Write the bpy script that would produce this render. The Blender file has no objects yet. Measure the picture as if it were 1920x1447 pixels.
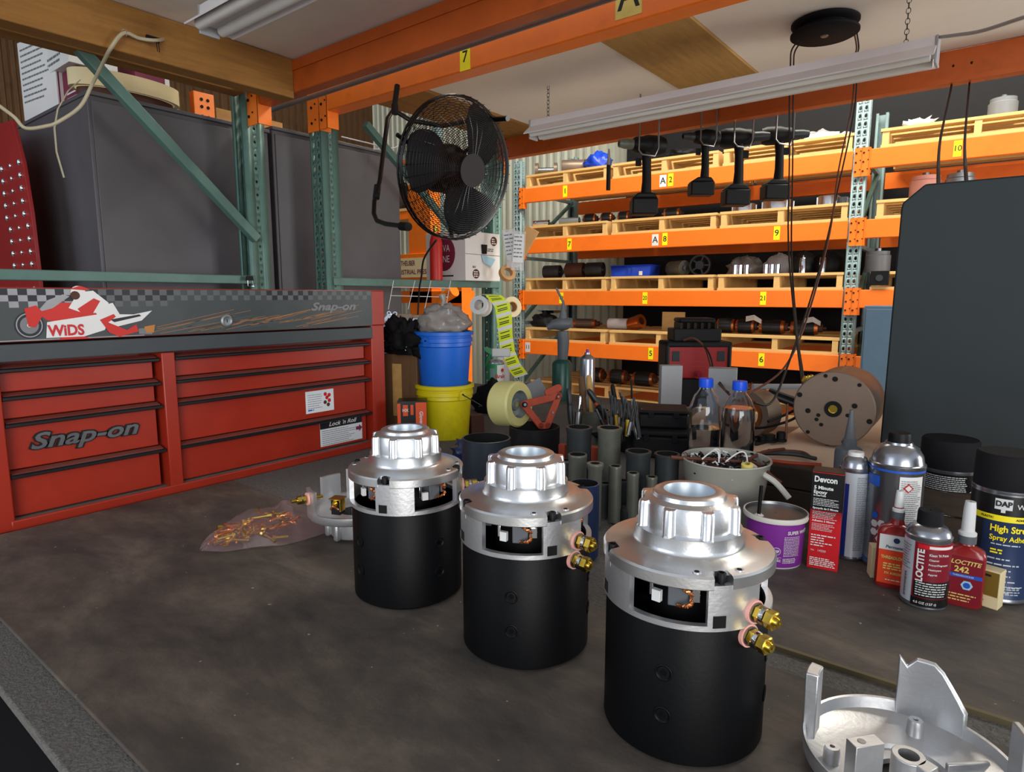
import bpy, bmesh, math, random
from mathutils import Vector, Matrix
from math import pi, sin, cos, radians as R_, atan2, hypot, sqrt
random.seed(7)
S = bpy.context.scene
COL = S.collection
# ------------------------------------------------------------------ camera
PITCH, YAW, H = R_(8.0), R_(38.2), .35
cd = bpy.data.cameras.new('camera'); cam = bpy.data.objects.new('camera', cd); COL.objects.link(cam)
cam.location = (0, 0, H); cam.rotation_euler = (pi/2-PITCH, 0, YAW)
cd.sensor_width = 36; cd.lens = 22.5; cd.clip_start = .01; cd.clip_end = 100
S.camera = cam
# ------------------------------------------------------------------ light
S.view_settings.view_transform = 'Standard'; S.view_settings.look = 'None'
S.view_settings.gamma = 1; S.view_settings.use_curve_mapping = False
S.view_settings.exposure = 0.0
W = bpy.data.worlds.new('world'); S.world = W; W.use_nodes = True
bg = W.node_tree.nodes['Background']; bg.inputs[0].default_value = (.80, .88, 1.0, 1); bg.inputs[1].default_value = .72
def area(name, loc, target, sx, sy, power, col=(1, 1, 1)):
    l = bpy.data.lights.new(name, 'AREA'); l.shape = 'RECTANGLE'; l.size = sx; l.size_y = sy
    l.energy = power; l.color = col
    o = bpy.data.objects.new(name, l); COL.objects.link(o); o.location = loc
    o.rotation_euler = (Vector(target)-Vector(loc)).to_track_quat('-Z', 'Y').to_euler()
    return o
# daylight through the big roll-up door behind and to the right of the bench
area('door_daylight', (3.6, -3.4, .75), (-1.0, 1.2, .6), 3.2, 3.0, 230, (1, .98, .95))
area('left_door_daylight', (-2.2, -4.0, 1.6), (-.8, 1.5, .5), 2.0, 2.0, 45, (.9, .95, 1))
# rows of bright high-bay lamps over the aisle behind the bench
area('aisle_lamp', (-1.3, 3.75, 3.4), (-1.6, 4.6, .5), 3.0, .5, 190, (1, .94, .82))
area('aisle_lamp', (1.2, 3.6, 3.2), (0.4, 4.7, .6), 1.6, .5, 90, (1, .94, .82))

# open dock door at the right end of the aisle behind the bench
area('dock_daylight', (4.7, 3.9, .5), (-1.2, 2.6, .9), 1.5, 2.4, 150, (1, .97, .93))
def ray(px, py):
    u = (px-960)/1200; v = (py-723.5)/1200
    Y = cos(PITCH)-v*sin(PITCH)
    return Vector((u*cos(YAW)-Y*sin(YAW), u*sin(YAW)+Y*cos(YAW), -sin(PITCH)-v*cos(PITCH)))
CAM = Vector((0, 0, H))
def atz(x, y, z=0.): r = ray(x, y); return CAM+r*((z-H)/r.z)
def atb(x, y, b): r = ray(x, y); return CAM+r*(b/r.y)
def ata(x, y, a): r = ray(x, y); return CAM+r*(a/r.x)
def atd(x, y, d): return CAM+ray(x, y)*d          # d = distance along the viewing axis
# ------------------------------------------------------------------ materials
MATS = {}
def lin(h):
    h = h.lstrip('#'); c = [int(h[i:i+2], 16)/255 for i in (0, 2, 4)]
    return tuple(((x+.055)/1.055)**2.4 if x > .04045 else x/12.92 for x in c)+(1,)
def mat(name, hx, rough=.5, metal=0., var=.12, scale=20., bump=.0, bscale=60., trans=0., ior=1.45, alpha=1., dirt=0., dirtcol='201a14', stretch=(1, 1, 1), coat=0., emit=0., rvar=.0, spec=.5):
    m = bpy.data.materials.new(name); m.use_nodes = True; nt = m.node_tree; N = nt.nodes; L = nt.links
    b = N['Principled BSDF']; c = lin(hx)
    b.inputs['Roughness'].default_value = rough; b.inputs['Metallic'].default_value = metal
    b.inputs['IOR'].default_value = ior; b.inputs['Transmission Weight'].default_value = trans
    b.inputs['Alpha'].default_value = alpha; b.inputs['Coat Weight'].default_value = coat; b.inputs['Specular IOR Level'].default_value = spec
    b.inputs['Base Color'].default_value = c
    tc = N.new('ShaderNodeTexCoord'); mp = N.new('ShaderNodeMapping'); mp.inputs['Scale'].default_value = stretch
    L.new(tc.outputs['Object'], mp.inputs[0])
    if var > 0 or dirt > 0:
        n = N.new('ShaderNodeTexNoise'); n.inputs['Scale'].default_value = scale; n.inputs['Detail'].default_value = 6
        n.inputs['Roughness'].default_value = .65; L.new(mp.outputs[0], n.inputs[0])
        mx = N.new('ShaderNodeMix'); mx.data_type = 'RGBA'
        mx.inputs[6].default_value = tuple(max(0, x*(1-var*1.6)) for x in c[:3])+(1,)
        mx.inputs[7].default_value = tuple(min(1, x*(1+var*1.6)) for x in c[:3])+(1,)
        L.new(n.outputs[0], mx.inputs[0]); out = mx.outputs[2]
        if dirt > 0:
            n2 = N.new('ShaderNodeTexNoise'); n2.inputs['Scale'].default_value = scale*.45; n2.inputs['Detail'].default_value = 9
            n2.inputs['Roughness'].default_value = .75; L.new(tc.outputs['Object'], n2.inputs[0])
            rp = N.new('ShaderNodeValToRGB'); rp.color_ramp.elements[0].position = .52; rp.color_ramp.elements[1].position = .72
            rp.color_ramp.elements[1].color = (dirt,)*3+(1,)
            L.new(n2.outputs[0], rp.inputs[0]); m2 = N.new('ShaderNodeMix'); m2.data_type = 'RGBA'
            m2.inputs[7].default_value = lin(dirtcol); L.new(rp.outputs[0], m2.inputs[0]); L.new(out, m2.inputs[6]); out = m2.outputs[2]
        L.new(out, b.inputs['Base Color'])
        if rvar > 0:
            mr = N.new('ShaderNodeMapRange'); mr.inputs[3].default_value = rough-rvar; mr.inputs[4].default_value = rough+rvar
            L.new(n.outputs[0], mr.inputs[0]); L.new(mr.outputs[0], b.inputs['Roughness'])
    if bump > 0:
        nb = N.new('ShaderNodeTexNoise'); nb.inputs['Scale'].default_value = bscale; nb.inputs['Detail'].default_value = 5
        L.new(mp.outputs[0], nb.inputs[0]); bp = N.new('ShaderNodeBump'); bp.inputs['Strength'].default_value = bump
        bp.inputs['Distance'].default_value = .002; L.new(nb.outputs[0], bp.inputs['Height']); L.new(bp.outputs[0], b.inputs['Normal'])
    if emit:
        b.inputs['Emission Color'].default_value = c; b.inputs['Emission Strength'].default_value = emit
    MATS[name] = m; return m
for a in [
 ('black', '0c0c0d', .5), ('black_gloss', '08080a', .22), ('motor_black', '08090b', .46, 0, .1, 60, .06, 300), ('rubber', '17171a', .75, 0, .2), ('hole', '030303', .9, 0, 0),
 ('aluminium', 'dcdee0', .29, .95, .05, 30, .05, 400), ('cast', 'c9cacc', .40, .88, .07, 40, .10, 260), ('bore', 'c6d2dc', .40, .5, .03),
 ('steel', '8d8f92', .35, 1, .1), ('steel_dark', '3f4245', .45, .8, .2), ('chrome', 'd8dade', .12, 1, 0), ('galv', '8f989b', .45, .7, .15, 30),
 ('brass', 'd2b24a', .25, 1, .08, 50), ('copper', 'c87a48', .3, .9, .12, 80), ('pinkwash', 'e7a79a', .55, 0, .05),
 ('orange', 'ee781e', .38, 0, .10, 9, .03, 40, 0, 1.45, 1, .22, '5a2208'), ('orange_far', 'f4761c', .4, 0, .06, 5, 0, 60, 0, 1.45, 1, .2, '8a3a10'),
 ('orange_shaded', 'b2521a', .42, 0, .12, 9, .03, 40, 0, 1.45, 1, .35, '3c1a0c'), ('dull_edge', '6a6048', .5, .3, .2), ('blockmetal', '9a9c9f', .5, .3, .1, 15), ('zinc', 'a9a89e', .5, .15, .12, 25, 0, 60, 0, 1.45, 1, .3, '77736a'),  # near and rear beam orange, darkened: their shade is put into the colour
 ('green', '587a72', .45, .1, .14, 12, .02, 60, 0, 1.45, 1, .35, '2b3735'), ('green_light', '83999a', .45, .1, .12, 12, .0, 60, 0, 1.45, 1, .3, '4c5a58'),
 ('pine', 'd9b170', .75, 0, .18, 6, .1, 60, 0, 1.45, 1, .35, '8a6535', (1, 14, 14)), ('timber', '93672f', .72, 0, .3, 4, .12, 40, 0, 1.45, 1, .5, '4b3216', (14, 1, 14)),
 ('old_timber', '40342a', .8, 0, .35, 8, .2, 60, 0, 1.45, 1, .5, '14100c', (1, 10, 10)), ('dark_timber', '5b3f24', .75, 0, .4, 6, .2, 60, 0, 1.45, 1, .6, '1c120a', (12, 12, 1)),
 ('white_board', 'ece6de', .7, 0, .05, 5, 0, 60, 0, 1.45, 1, .10, '9a9186'), ('lamp_white', 'dcdce0', .4, 0, .05, 10), ('lamp_grey', '9fa2a6', .45, .1, .05),
 ('plywood', 'b08a4e', .7, 0, .25, 5, .05, 60, 0, 1.45, 1, .5, '6f4f24', (10, 1, 10)),
 ('red', '9c2b1a', .34, 0, .10, 10, .0, 60, 0, 1.45, 1, .2, '45100c'), ('red_top', '7d3a30', .6, 0, .2, 18, 0, 60, 0, 1.45, 1, .5, '5f5a56'), ('dusty_grey', '77726e', .7, 0, .2, 20, 0, 60, 0, 1.45, 1, .4, '6a2c22'), ('red_bright', 'c22218', .4, 0, .05),
 ('trim_black', '1a1a1e', .4, .2, .15), ('lid_dark', '3f4546', .42, 0, .15, 16, 0, 60, 0, 1.45, 1, .3, '272c30'), ('rail_grey', '42474a', .5, .1, .1),
 ('check_light', '97979b', .5, 0, .2, 30), ('check_mid', '5c6060', .5, 0, .15, 30), ('check_dark', '20222a', .45, 0, .15, 30),
 ('cabinet', '58565a', .5, .15, .18, 3.5, .02, 20, 0, 1.45, 1, .4, '3c3d49'), ('pegred', '8e1a1c', .5, 0, .15, 5), ('duct', '5d5753', .55, .1, .15, 4),
 ('white', 'dcdcda', .5, 0, .03), ('paper', 'd9dde0', .7, 0, .04), ('paperblue', '9cc4d6', .7, 0, .04), ('cream', 'e2d1a4', .55, 0, .05), ('maroon', '75203f', .6, 0, .05), ('ink', '15151a', .6, 0, 0), ('greyink', '6d7278', .6, 0, 0),
 ('yellow', 'f3e01a', .5, 0, .03), ('oldyellow', 'd9c76a', .6, 0, .1, 30, 0, 60, 0, 1.45, 1, .5, 'b3a37c'),
 ('bucket_blue', '1560c4', .4, 0, .06, 10, 0, 60, 0, 1.45, 1, .3, '12305e'), ('bucket_yellow', 'd9c80e', .42, 0, .1, 10, 0, 60, 0, 1.45, 1, .5, '6a5e10'), ('bin_blue', '1740b8', .35, 0, .06),
 ('purple', '7f2f92', .35, 0, .05), ('gold', '8a6f2c', .4, .3, .1), ('darkblue', '1e2f7c', .35, 0, .1), ('blue', '2457b8', .35, 0, .05), ('navy', '2b3a5e', .3, .2, .15), ('capblue', '1450d8', .35, 0, .04),
 ('silver_can', '9a9da4', .25, .9, .08, 8), ('white_can', 'c9d0d8', .3, .2, .06), ('labelblack', '101012', .35, 0, .1), ('label_red', 'c01c24', .35, 0, .06), ('label_wine', '7c1626', .35, 0, .06), ('orange_label', 'd9421c', .4, 0, .06),
 ('nozzle', 'cfd0cf', .45, 0, .04), ('grey_plastic', '55595e', .5, 0, .08), ('mid_grey', '76797c', .5, .1, .1), ('olive', '34383a', .5, .3, .25, 30, .05, 60, 0, 1.45, 1, .4, '4c4e40'), ('tube_grey', '62645a', .42, .3, .25, 30, .08, 60, 0, 1.45, 1, .85, '2c2f2a'), ('pipe_blue', '3c434d', .38, .5, .15, 20),
 ('tubewhite', 'd5d3c9', .45, 0, .05), ('wire_white', 'd8d8d8', .5, 0, .03), ('cord_black', '0d0b0c', .6, 0, 0), ('cord_brown', '5b3020', .6, 0, .1), ('cord_dirty', 'b6ad92', .6, 0, .1, 20),
 ('propane', '17463d', .35, .1, .1), ('wheel', 'c3bd7c', .45, 0, .06), ('rust_red', '9a3a20', .55, .1, .3, 25, .1, 60, 0, 1.45, 1, .6, '4a2015'), ('tan', '7c6a5c', .42, .5, .12, 20), ('brown', '4d2c1e', .6, 0, .2, 20),
 ('cardboard', 'b98f5e', .8, 0, .08, 10), ('beige_sheet', 'd0b49c', .7, 0, .06, 6), ('slate', '272e30', .5, .3, .2, 3, .02, 12, 0, 1.45, 1, .4, '222a31'), ('bluewall', '4c6478', .55, .1, .08), ('green_sheet', '50655f', .6, 0, .1),
 ('corr', 'c9cbbb', .5, .1, .08, 4, 0, 60, 0, 1.45, 1, .2, '8f9284'), ('concrete', 'a9a297', .8, 0, .15, 3, .05, 30), ('tape', 'd6c8a2', .6, 0, .05), ('lime', 'd8ea30', .5, 0, .04), ('skin_glove', '100e10', .8, 0, .3, 40, .4, 90),
 ('greengreen', '128047', .4, 0, .05), ('tag_yellow', 'f6ee10', .5, 0, .02), ('red_case', '8d1c20', .45, 0, .1, 20), ('case_black', '19191b', .55, 0, .15, 30), ('gloves_orange', 'dd4e18', .5, 0, .04),
 ('dirt_tan', '8a7a5c', .8, 0, .3, 60), ('brush_white', 'e4e2da', .6, 0, .05), ('floor_dark', '14151a', .8, 0, .1), ('flame', 'b5773c', .5, 0, .1)]:
    mat(*a)
for n_, s_ in (('motor_black', .16), ('rubber', .2), ('case_black', .2), ('skin_glove', .2), ('black', .25)): MATS[n_].node_tree.nodes['Principled BSDF'].inputs['Specular IOR Level'].default_value = s_
mat('bag', 'c9a4a8', .07, 0, 0, 20, 1.0, 55, trans=0, alpha=.12, spec=1.0)
mat('bag_clear', 'e6e6ea', .16, 0, 0, 20, .6, 30, alpha=.30)
mat('bag_grey', '85827e', .25, 0, .1, 20, .6, 30, alpha=.82)
mat('pet', 'eef3f8', .03, 0, 0, trans=1, ior=1.42)
mat('liquid', 'd6dde6', .01, 0, 0, trans=1, ior=1.30)
mat('redbottle', '8d2020', .25, 0, .05, coat=.3)

def floor_mats():
    m = mat('bench_mat', '4a443f', .62, 0, .3, 3.2, .12, 260, rvar=.13)
    nt = m.node_tree; N, L = nt.nodes, nt.links; b = N['Principled BSDF']
    tc = N['Texture Coordinate']; mp = N.new('ShaderNodeMapping'); mp.inputs['Scale'].default_value = (3, 6, 1); mp.inputs['Rotation'].default_value = (0, 0, .3)
    L.new(tc.outputs['Object'], mp.inputs[0])
    n1 = N.new('ShaderNodeTexNoise'); n1.inputs['Scale'].default_value = 1.6; n1.inputs['Detail'].default_value = 10; n1.inputs['Roughness'].default_value = .7; n1.inputs['Distortion'].default_value = .2
    L.new(mp.outputs[0], n1.inputs[0])
    r = N.new('ShaderNodeValToRGB'); e = r.color_ramp.elements; e[0].position = .36; e[0].color = lin('3a3938'); e[1].position = .66; e[1].color = lin('70665c')
    e2 = e.new(.5); e2.color = lin('534c46'); L.new(n1.outputs[0], r.inputs[0])
    n2 = N.new('ShaderNodeTexNoise'); n2.inputs['Scale'].default_value = 3.3; n2.inputs['Detail'].default_value = 3; L.new(tc.outputs['Object'], n2.inputs[0])
    r2 = N.new('ShaderNodeValToRGB'); r2.color_ramp.elements[0].position = .60; r2.color_ramp.elements[1].position = .75; L.new(n2.outputs[0], r2.inputs[0])
    m2 = N.new('ShaderNodeMix'); m2.data_type = 'RGBA'; m2.inputs[7].default_value = lin('3a2f25'); L.new(r2.outputs[0], m2.inputs[0]); L.new(r.outputs[0], m2.inputs[6])
    # small pale specks of swarf
    n3 = N.new('ShaderNodeTexNoise'); n3.inputs['Scale'].default_value = 95; n3.inputs['Detail'].default_value = 2; L.new(tc.outputs['Object'], n3.inputs[0])
    r3 = N.new('ShaderNodeValToRGB'); r3.color_ramp.elements[0].position = .745; r3.color_ramp.elements[1].position = .77; L.new(n3.outputs[0], r3.inputs[0])
    m3 = N.new('ShaderNodeMix'); m3.data_type = 'RGBA'; m3.inputs[7].default_value = lin('a09a90'); L.new(r3.outputs[0], m3.inputs[0]); L.new(m2.outputs[2], m3.inputs[6])
    L.new(m3.outputs[2], b.inputs['Base Color'])
    m = mat('carpet', '64625f', .95, 0, .5, 240, .9, 420, dirt=.5, dirtcol='2c2b2b')
floor_mats()
# ------------------------------------------------------------------ mesh builder
def T(x=0, y=0, z=0): return Matrix.Translation((x, y, z))
def RX(a): return Matrix.Rotation(a, 4, 'X')
def RY(a): return Matrix.Rotation(a, 4, 'Y')
def RZ(a): return Matrix.Rotation(a, 4, 'Z')
def frame(o, right, up):
    r = Vector(right).normalized(); u = Vector(up).normalized(); n = r.cross(u).normalized(); u = n.cross(r)
    return Matrix(((r.x, u.x, n.x, o[0]), (r.y, u.y, n.y, o[1]), (r.z, u.z, n.z, o[2]), (0, 0, 0, 1)))
def zto(o, d):
    return T(*o) @ Vector(d).to_track_quat('Z', 'Y').to_matrix().to_4x4()
def cylwarp(Rr, a0=-pi/2):
    return lambda v: Vector(((Rr+v.z)*cos(a0+v.x/Rr), (Rr+v.z)*sin(a0+v.x/Rr), v.y))
FC = {}
def glyphs(s, bold, thick, shear=0):
    k = (s, bold, thick, shear)
    if k not in FC:
        c = bpy.data.curves.new('t', 'FONT'); c.body = s; c.align_x = 'CENTER'; c.align_y = 'CENTER'; c.size = 1; c.offset = bold; c.extrude = thick; c.shear = shear; c.resolution_u = 3
        o = bpy.data.objects.new('t', c); COL.objects.link(o)
        me = bpy.data.meshes.new_from_object(o.evaluated_get(bpy.context.evaluated_depsgraph_get()))
        FC[k] = ([v.co.copy() for v in me.vertices], [tuple(p.vertices) for p in me.polygons])
        bpy.data.objects.remove(o); bpy.data.curves.remove(c); bpy.data.meshes.remove(me)
    return FC[k]
class MB:
    def __init__(s): s.v = []; s.f = []; s.fm = []; s.ms = []; s.M = Matrix.Identity(4)
    def mi(s, m):
        if m not in s.ms: s.ms.append(m)
        return s.ms.index(m)
    def add(s, vs, fs, m, M=None):
        b = len(s.v); Q = s.M @ M if M is not None else s.M; k = s.mi(m)
        s.v += [Q @ Vector(v) for v in vs]; s.f += [tuple(b+i for i in f) for f in fs]; s.fm += [k]*len(fs); return s
    def box(s, x0, x1, y0, y1, z0, z1, m, M=None):
        vs = [(x, y, z) for z in (z0, z1) for y in (y0, y1) for x in (x0, x1)]
        return s.add(vs, [(0, 2, 3, 1), (4, 5, 7, 6), (0, 1, 5, 4), (2, 6, 7, 3), (0, 4, 6, 2), (1, 3, 7, 5)], m, M)
    def cbox(s, c, d, m, M=None):
        return s.box(c[0]-d[0]/2, c[0]+d[0]/2, c[1]-d[1]/2, c[1]+d[1]/2, c[2]-d[2]/2, c[2]+d[2]/2, m, M)
    def lathe(s, pr, m, n=32, M=None, a0=0, a1=2*pi, ms=None, sx=1, sy=1):
        full = abs(a1-a0-2*pi) < 1e-6; k = n if full else n+1
        vs = [(r*cos(a0+(a1-a0)*i/n)*sx, r*sin(a0+(a1-a0)*i/n)*sy, z) for r, z in pr for i in range(k)]
        for j in range(len(pr)-1):
            fs = [(j*k+i, j*k+(i+1) % k, (j+1)*k+(i+1) % k, (j+1)*k+i) for i in range(n)]
            if j == 0: b0 = len(s.v); s.add(vs, fs, ms[j] if ms else m, M)
            else:
                q = s.mi(ms[j] if ms else m); s.f += [tuple(b0+i for i in f) for f in fs]; s.fm += [q]*len(fs)
        return s
    def cyl(s, r, z0, z1, m, n=24, M=None, r2=None):
        r2 = r if r2 is None else r2
        return s.lathe([(1e-4, z0), (r, z0), (r2, z1), (1e-4, z1)], m, n, M)
    def ring(s, ri, ro, z0, z1, m, n=32, M=None, mi=None, a0=0, a1=2*pi):
        p = [(ri, z1), (ri, z0), (ro, z0), (ro, z1), (ri, z1)]
        s.lathe(p, m, n, M, a0, a1, [mi or m, m, m, m])
        if abs(a1-a0-2*pi) > 1e-6:
            for a in (a0, a1): s.add([(r*cos(a), r*sin(a), z) for r, z in p[:4]], [(0, 1, 2, 3)], m, M)
        return s
    def prism(s, poly, z0, z1, m, M=None, m2=None):
        n = len(poly); vs = [(x, y, z0) for x, y in poly]+[(x, y, z1) for x, y in poly]
        s.add(vs, [tuple(range(n-1, -1, -1)), tuple(range(n, 2*n))]+[(i, (i+1) % n, n+(i+1) % n, n+i) for i in range(n)], m, M); return s
    def tube(s, pts, r, m, n=8, M=None, closed=False, flat=1.):
        pts = [Vector(p) for p in pts]; rs = r if isinstance(r, (list, tuple)) else [r]*len(pts)
        vs = []; up = Vector((0, 0, 1)); L = len(pts); pu = None
        for i, p in enumerate(pts):
            d = (pts[(i+1) % L]-pts[i-1]) if closed else (pts[min(i+1, L-1)]-pts[max(i-1, 0)])
            d = d.normalized() if d.length > 1e-9 else Vector((0, 0, 1))
            if pu is None:
                u = d.cross(up if abs(d.z) < .9 else Vector((1, 0, 0))).normalized()
            else:
                u = (pu-d*pu.dot(d)); u = u.normalized() if u.length > 1e-6 else d.orthogonal().normalized()
            pu = u; w = d.cross(u)
            vs += [p+(u*cos(2*pi*k/n)+w*sin(2*pi*k/n)*flat)*rs[i] for k in range(n)]
        fs = [(i*n+k, i*n+(k+1) % n, ((i+1) % L)*n+(k+1) % n, ((i+1) % L)*n+k) for i in range(L if closed else L-1) for k in range(n)]
        if not closed: fs += [tuple(range(n-1, -1, -1)), tuple(range((L-1)*n, L*n))]
        return s.add(vs, fs, m, M)
    def quad(s, pts, m, M=None): return s.add(pts, [tuple(range(len(pts)))], m, M)
    def poly(s, pts, m, M, z=0.0006, warp=None):
        vs = [Vector((x, y, z)) for x, y in pts]
        if warp: vs = [warp(v) for v in vs]
        return s.add(vs, [tuple(range(len(pts)))], m, M)
    def text(s, st, size, m, M, bold=0., shear=0., thick=0., x=0, y=0, z=.0006, warp=None, sx=1., align=None, maxw=None):
        v, f = glyphs(st, bold, thick, shear)
        if not v: return s
        x0 = min(p.x for p in v); x1 = max(p.x for p in v)
        if maxw and (x1-x0)*size*sx > maxw: sx = maxw/((x1-x0)*size)
        off = 0 if align is None else (-x0*size*sx if align == 'L' else -x1*size*sx)
        vs = [Vector((x+off+p.x*size*sx, y+p.y*size, z+p.z*size)) for p in v]
        if warp: vs = [warp(p) for p in vs]
        return s.add(vs, f, m, M)
    def patch(s, Rr, x0, x1, y0, y1, m, a0=-pi/2, eps=.0004, n=12, M=None):
        w = cylwarp(Rr, a0); vs = [w(Vector((x0+(x1-x0)*i/n, y, eps))) for y in (y0, y1) for i in range(n+1)]
        return s.add(vs, [(i, i+1, n+2+i, n+1+i) for i in range(n)], m, M)
    def rpatch(s, x0, x1, y0, y1, m, M=None, z=.0004):
        return s.add([(x0, y0, z), (x1, y0, z), (x1, y1, z), (x0, y1, z)], [(0, 1, 2, 3)], m, M)
    def lines(s, x0, x1, ytop, dy, n, h, m, M=None, warp=None, z=.0007, gap=.25, rag=.3):
        for i in range(n):
            x = x0; xe = x1-random.random()*rag*(x1-x0); y = ytop-i*dy
            while x < xe:
                w = random.uniform(1.5, 5)*h; e = min(x+w, xe)
                q = [Vector((x, y-h, z)), Vector((e, y-h, z)), Vector((e, y, z)), Vector((x, y, z))]
                if warp: q = [warp(p) for p in q]
                s.add(q, [(0, 1, 2, 3)], m, M); x = e+h*.7
        return s
    def mesh(s, name, ang=38):
        me = bpy.data.meshes.new(name); me.from_pydata([tuple(v) for v in s.v], [], s.f)
        for m in s.ms: me.materials.append(MATS[m])
        me.polygons.foreach_set('material_index', s.fm); me.update()
        bm = bmesh.new(); bm.from_mesh(me); bmesh.ops.recalc_face_normals(bm, faces=bm.faces) if s.recalc else None
        bm.to_mesh(me); bm.free()
        me.polygons.foreach_set('use_smooth', [True]*len(me.polygons)); me.set_sharp_from_angle(angle=R_(ang)); return me
    recalc = True
    def build(s, name, parent=None, loc=None, rot=None, bevel=0, seg=2, label=None, cat=None, group=None, kind=None, solid=0, flat=False, ang=38):
        if flat: s.recalc = False
        o = bpy.data.objects.new(name, s.mesh(name, ang)); COL.objects.link(o)
        if parent: o.parent = parent
        if loc is not None: o.location = loc
        if rot is not None: o.rotation_euler = rot
        if solid: k = o.modifiers.new('solid', 'SOLIDIFY'); k.thickness = solid; k.offset = 0
        if bevel: k = o.modifiers.new('bevel', 'BEVEL'); k.width = bevel; k.segments = seg; k.limit_method = 'ANGLE'; k.angle_limit = R_(40)
        if label: o['label'] = label
        if cat: o['category'] = cat
        if group: o['group'] = group
        if kind: o['kind'] = kind
        return o
def thing(name, label, cat, loc=(0, 0, 0), rz=0, group=None, rot=None):
    o = bpy.data.objects.new(name, None); COL.objects.link(o); o.empty_display_size = .05; o.location = loc
    o.rotation_euler = rot if rot else (0, 0, rz); o['label'] = label; o['category'] = cat
    if group: o['group'] = group
    return o
def dup(root, loc, rz=None, label=None, group=None, rot=None):
    r = root.copy(); COL.objects.link(r); r.location = loc
    if rz is not None: r.rotation_euler = (0, 0, rz)
    if rot is not None: r.rotation_euler = rot
    if label: r['label'] = label
    if group: r['group'] = group
    for ch in list(root.children):
        c = ch.copy(); COL.objects.link(c); c.parent = r
        for g in list(ch.children):
            d = g.copy(); COL.objects.link(d); d.parent = c
    return r
def box1(name, x0, x1, y0, y1, z0, z1, m, parent=None, bevel=0, **k):
    return MB().box(x0, x1, y0, y1, z0, z1, m).build(name, parent, bevel=bevel, **k)
def tocam(p): return atan2(-p[1], -p[0])
def sharemesh(name, me, parent, loc, rot=None, scale=None):
    o = bpy.data.objects.new(name, me); COL.objects.link(o); o.parent = parent; o.location = loc
    if rot: o.rotation_euler = rot
    if scale: o.scale = scale
    return o
def perf(mb, w, z0, z1, cols, pitch, hole, m, M, stretch=1., stagger=0.):
    """sheet from x=0..w, z=z0..z1 (frame M: x right, y up) with real holes in the given columns"""
    cw = [(c-pitch/2*0-hole*.9, c+hole*.9) for c in cols]; xs = [0]
    segs = []; x = 0
    for (a, b) in cw: segs.append((x, a, False)); segs.append((a, b, True)); x = b
    segs.append((x, w, False))
    for (a, b, h) in segs:
        if not h:
            if b-a > 1e-5: mb.quad([(a, z0, 0), (b, z0, 0), (b, z1, 0), (a, z1, 0)], m, M)
            continue
        z = z0; c = (a+b)/2; hy = hole*stretch
        while z+pitch <= z1+1e-6:
            zc = z+pitch/2
            o = [(a, z), (c, z), (b, z), (b, zc), (b, z+pitch), (c, z+pitch), (a, z+pitch), (a, zc)]
            i = [(c+hole*.62*cos(t), zc+hy*.62*sin(t)) for t in [pi*1.25, pi*1.5, pi*1.75, 0, pi*.25, pi*.5, pi*.75, pi]]
            mb.add([(p[0], p[1], 0) for p in o+i], [(k, (k+1) % 8, 8+(k+1) % 8, 8+k) for k in range(8)], m, M); z += pitch
        if z < z1: mb.quad([(a, z, 0), (b, z, 0), (b, z1, 0), (a, z1, 0)], m, M)
# ================================================================== setting
fl = MB().box(-9, 5, -5, 7, -1.0, -.95, 'concrete').build('floor', kind='structure')
# blue steel locker right of the slotted post
_c = atb(1622, 600, 4.55); _z = atb(1640, 573, 4.55).z
def corrugated(name, x0, x1, z0, z1, M, m='corr'):
    mb = MB(); n = int((x1-x0)/.10); pts = []
    for i in range(n):
        x = x0+i*.10; pts += [(x, 0), (x+.035, 0), (x+.05, .028), (x+.085, .028)]
    pts.append((x0+n*.10, 0)); vs = [(x, -d, z) for z in (z0, z1) for x, d in pts]; k = len(pts)
    mb.add(vs, [(i, i+1, k+i+1, k+i) for i in range(k-1)], m, M); return mb.build(name, kind='structure')
corrugated('wall_back', -9, 5, -.95, 4.6, T(0, 6.35, 0))
corrugated('wall_left', -5, 6.3, -.95, 4.6, T(-7.5, 0, 0) @ RZ(pi/2), 'dark_timber')
ceil = MB().box(-7.5, 5, -2, 6.35, 4.6, 4.65, 'concrete').build('ceiling', kind='structure')
t = thing('floor_shade', 'black sheet added for the shade on the floor by the workbench, at the bottom left corner', 'mat', (-1.2, -.55, -.95))
box1('thin_sheet', -1.6, 3, -.8, 2.2, 0, .012, 'floor_dark', t, .004)  # added black sheet stands in for concrete floor in the bench shade

ZB = -.004
BBK = atz(1150, 747, ZB).y      # back edge of the bench
t = thing('workbench', 'long workbench built into the rack with a grey carpeted top', 'workbench', (0, .135, -.95))
box1('tabletop', -2.33, 1.6, 0, BBK-.135, .936, .946, 'carpet', t, .002)
box1('support_frame', -2.33, 1.6, .03, BBK-.16, .895, .935, 'old_timber', t)
for x in (-1.9, -.6, .7):
    for y in (.85, 1.55): box1('leg', x, x+.07, y, y+.07, 0, .894, 'old_timber', t)
box1('rubber_mat', -1.16, 1.3, .171, .600, ZB, 0, 'bench_mat', bevel=.0015, label='large worn dark rubber mat the three motors stand on', cat='mat')
t = thing('rubber_mat', 'dark rubber mat behind the motors, under the cans and adhesives', 'mat', (-.355, .637, ZB))
box1('thin_sheet', 0, 1.6, .004, .435, 0, .004, 'bench_mat', t, .001); box1('edge_strip', 0, 1.6, 0, .005, 0, .0052, 'dull_edge', t)
t = thing('timber_step', 'raised platform of dark stacked planks with a pale sheet on top, behind the adhesives', 'platform', (-.345, 1.078, ZB))
box1('plank', 0, 1.6, 0, .10, 0, .040, 'old_timber', t, .002); box1('plank', .0, 1.6, .004, .10, .041, .076, 'old_timber', t, .002)
box1('plank', .0, 1.6, .102, BBK-1.08, .0, .076, 'old_timber', t, .002)
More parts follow.
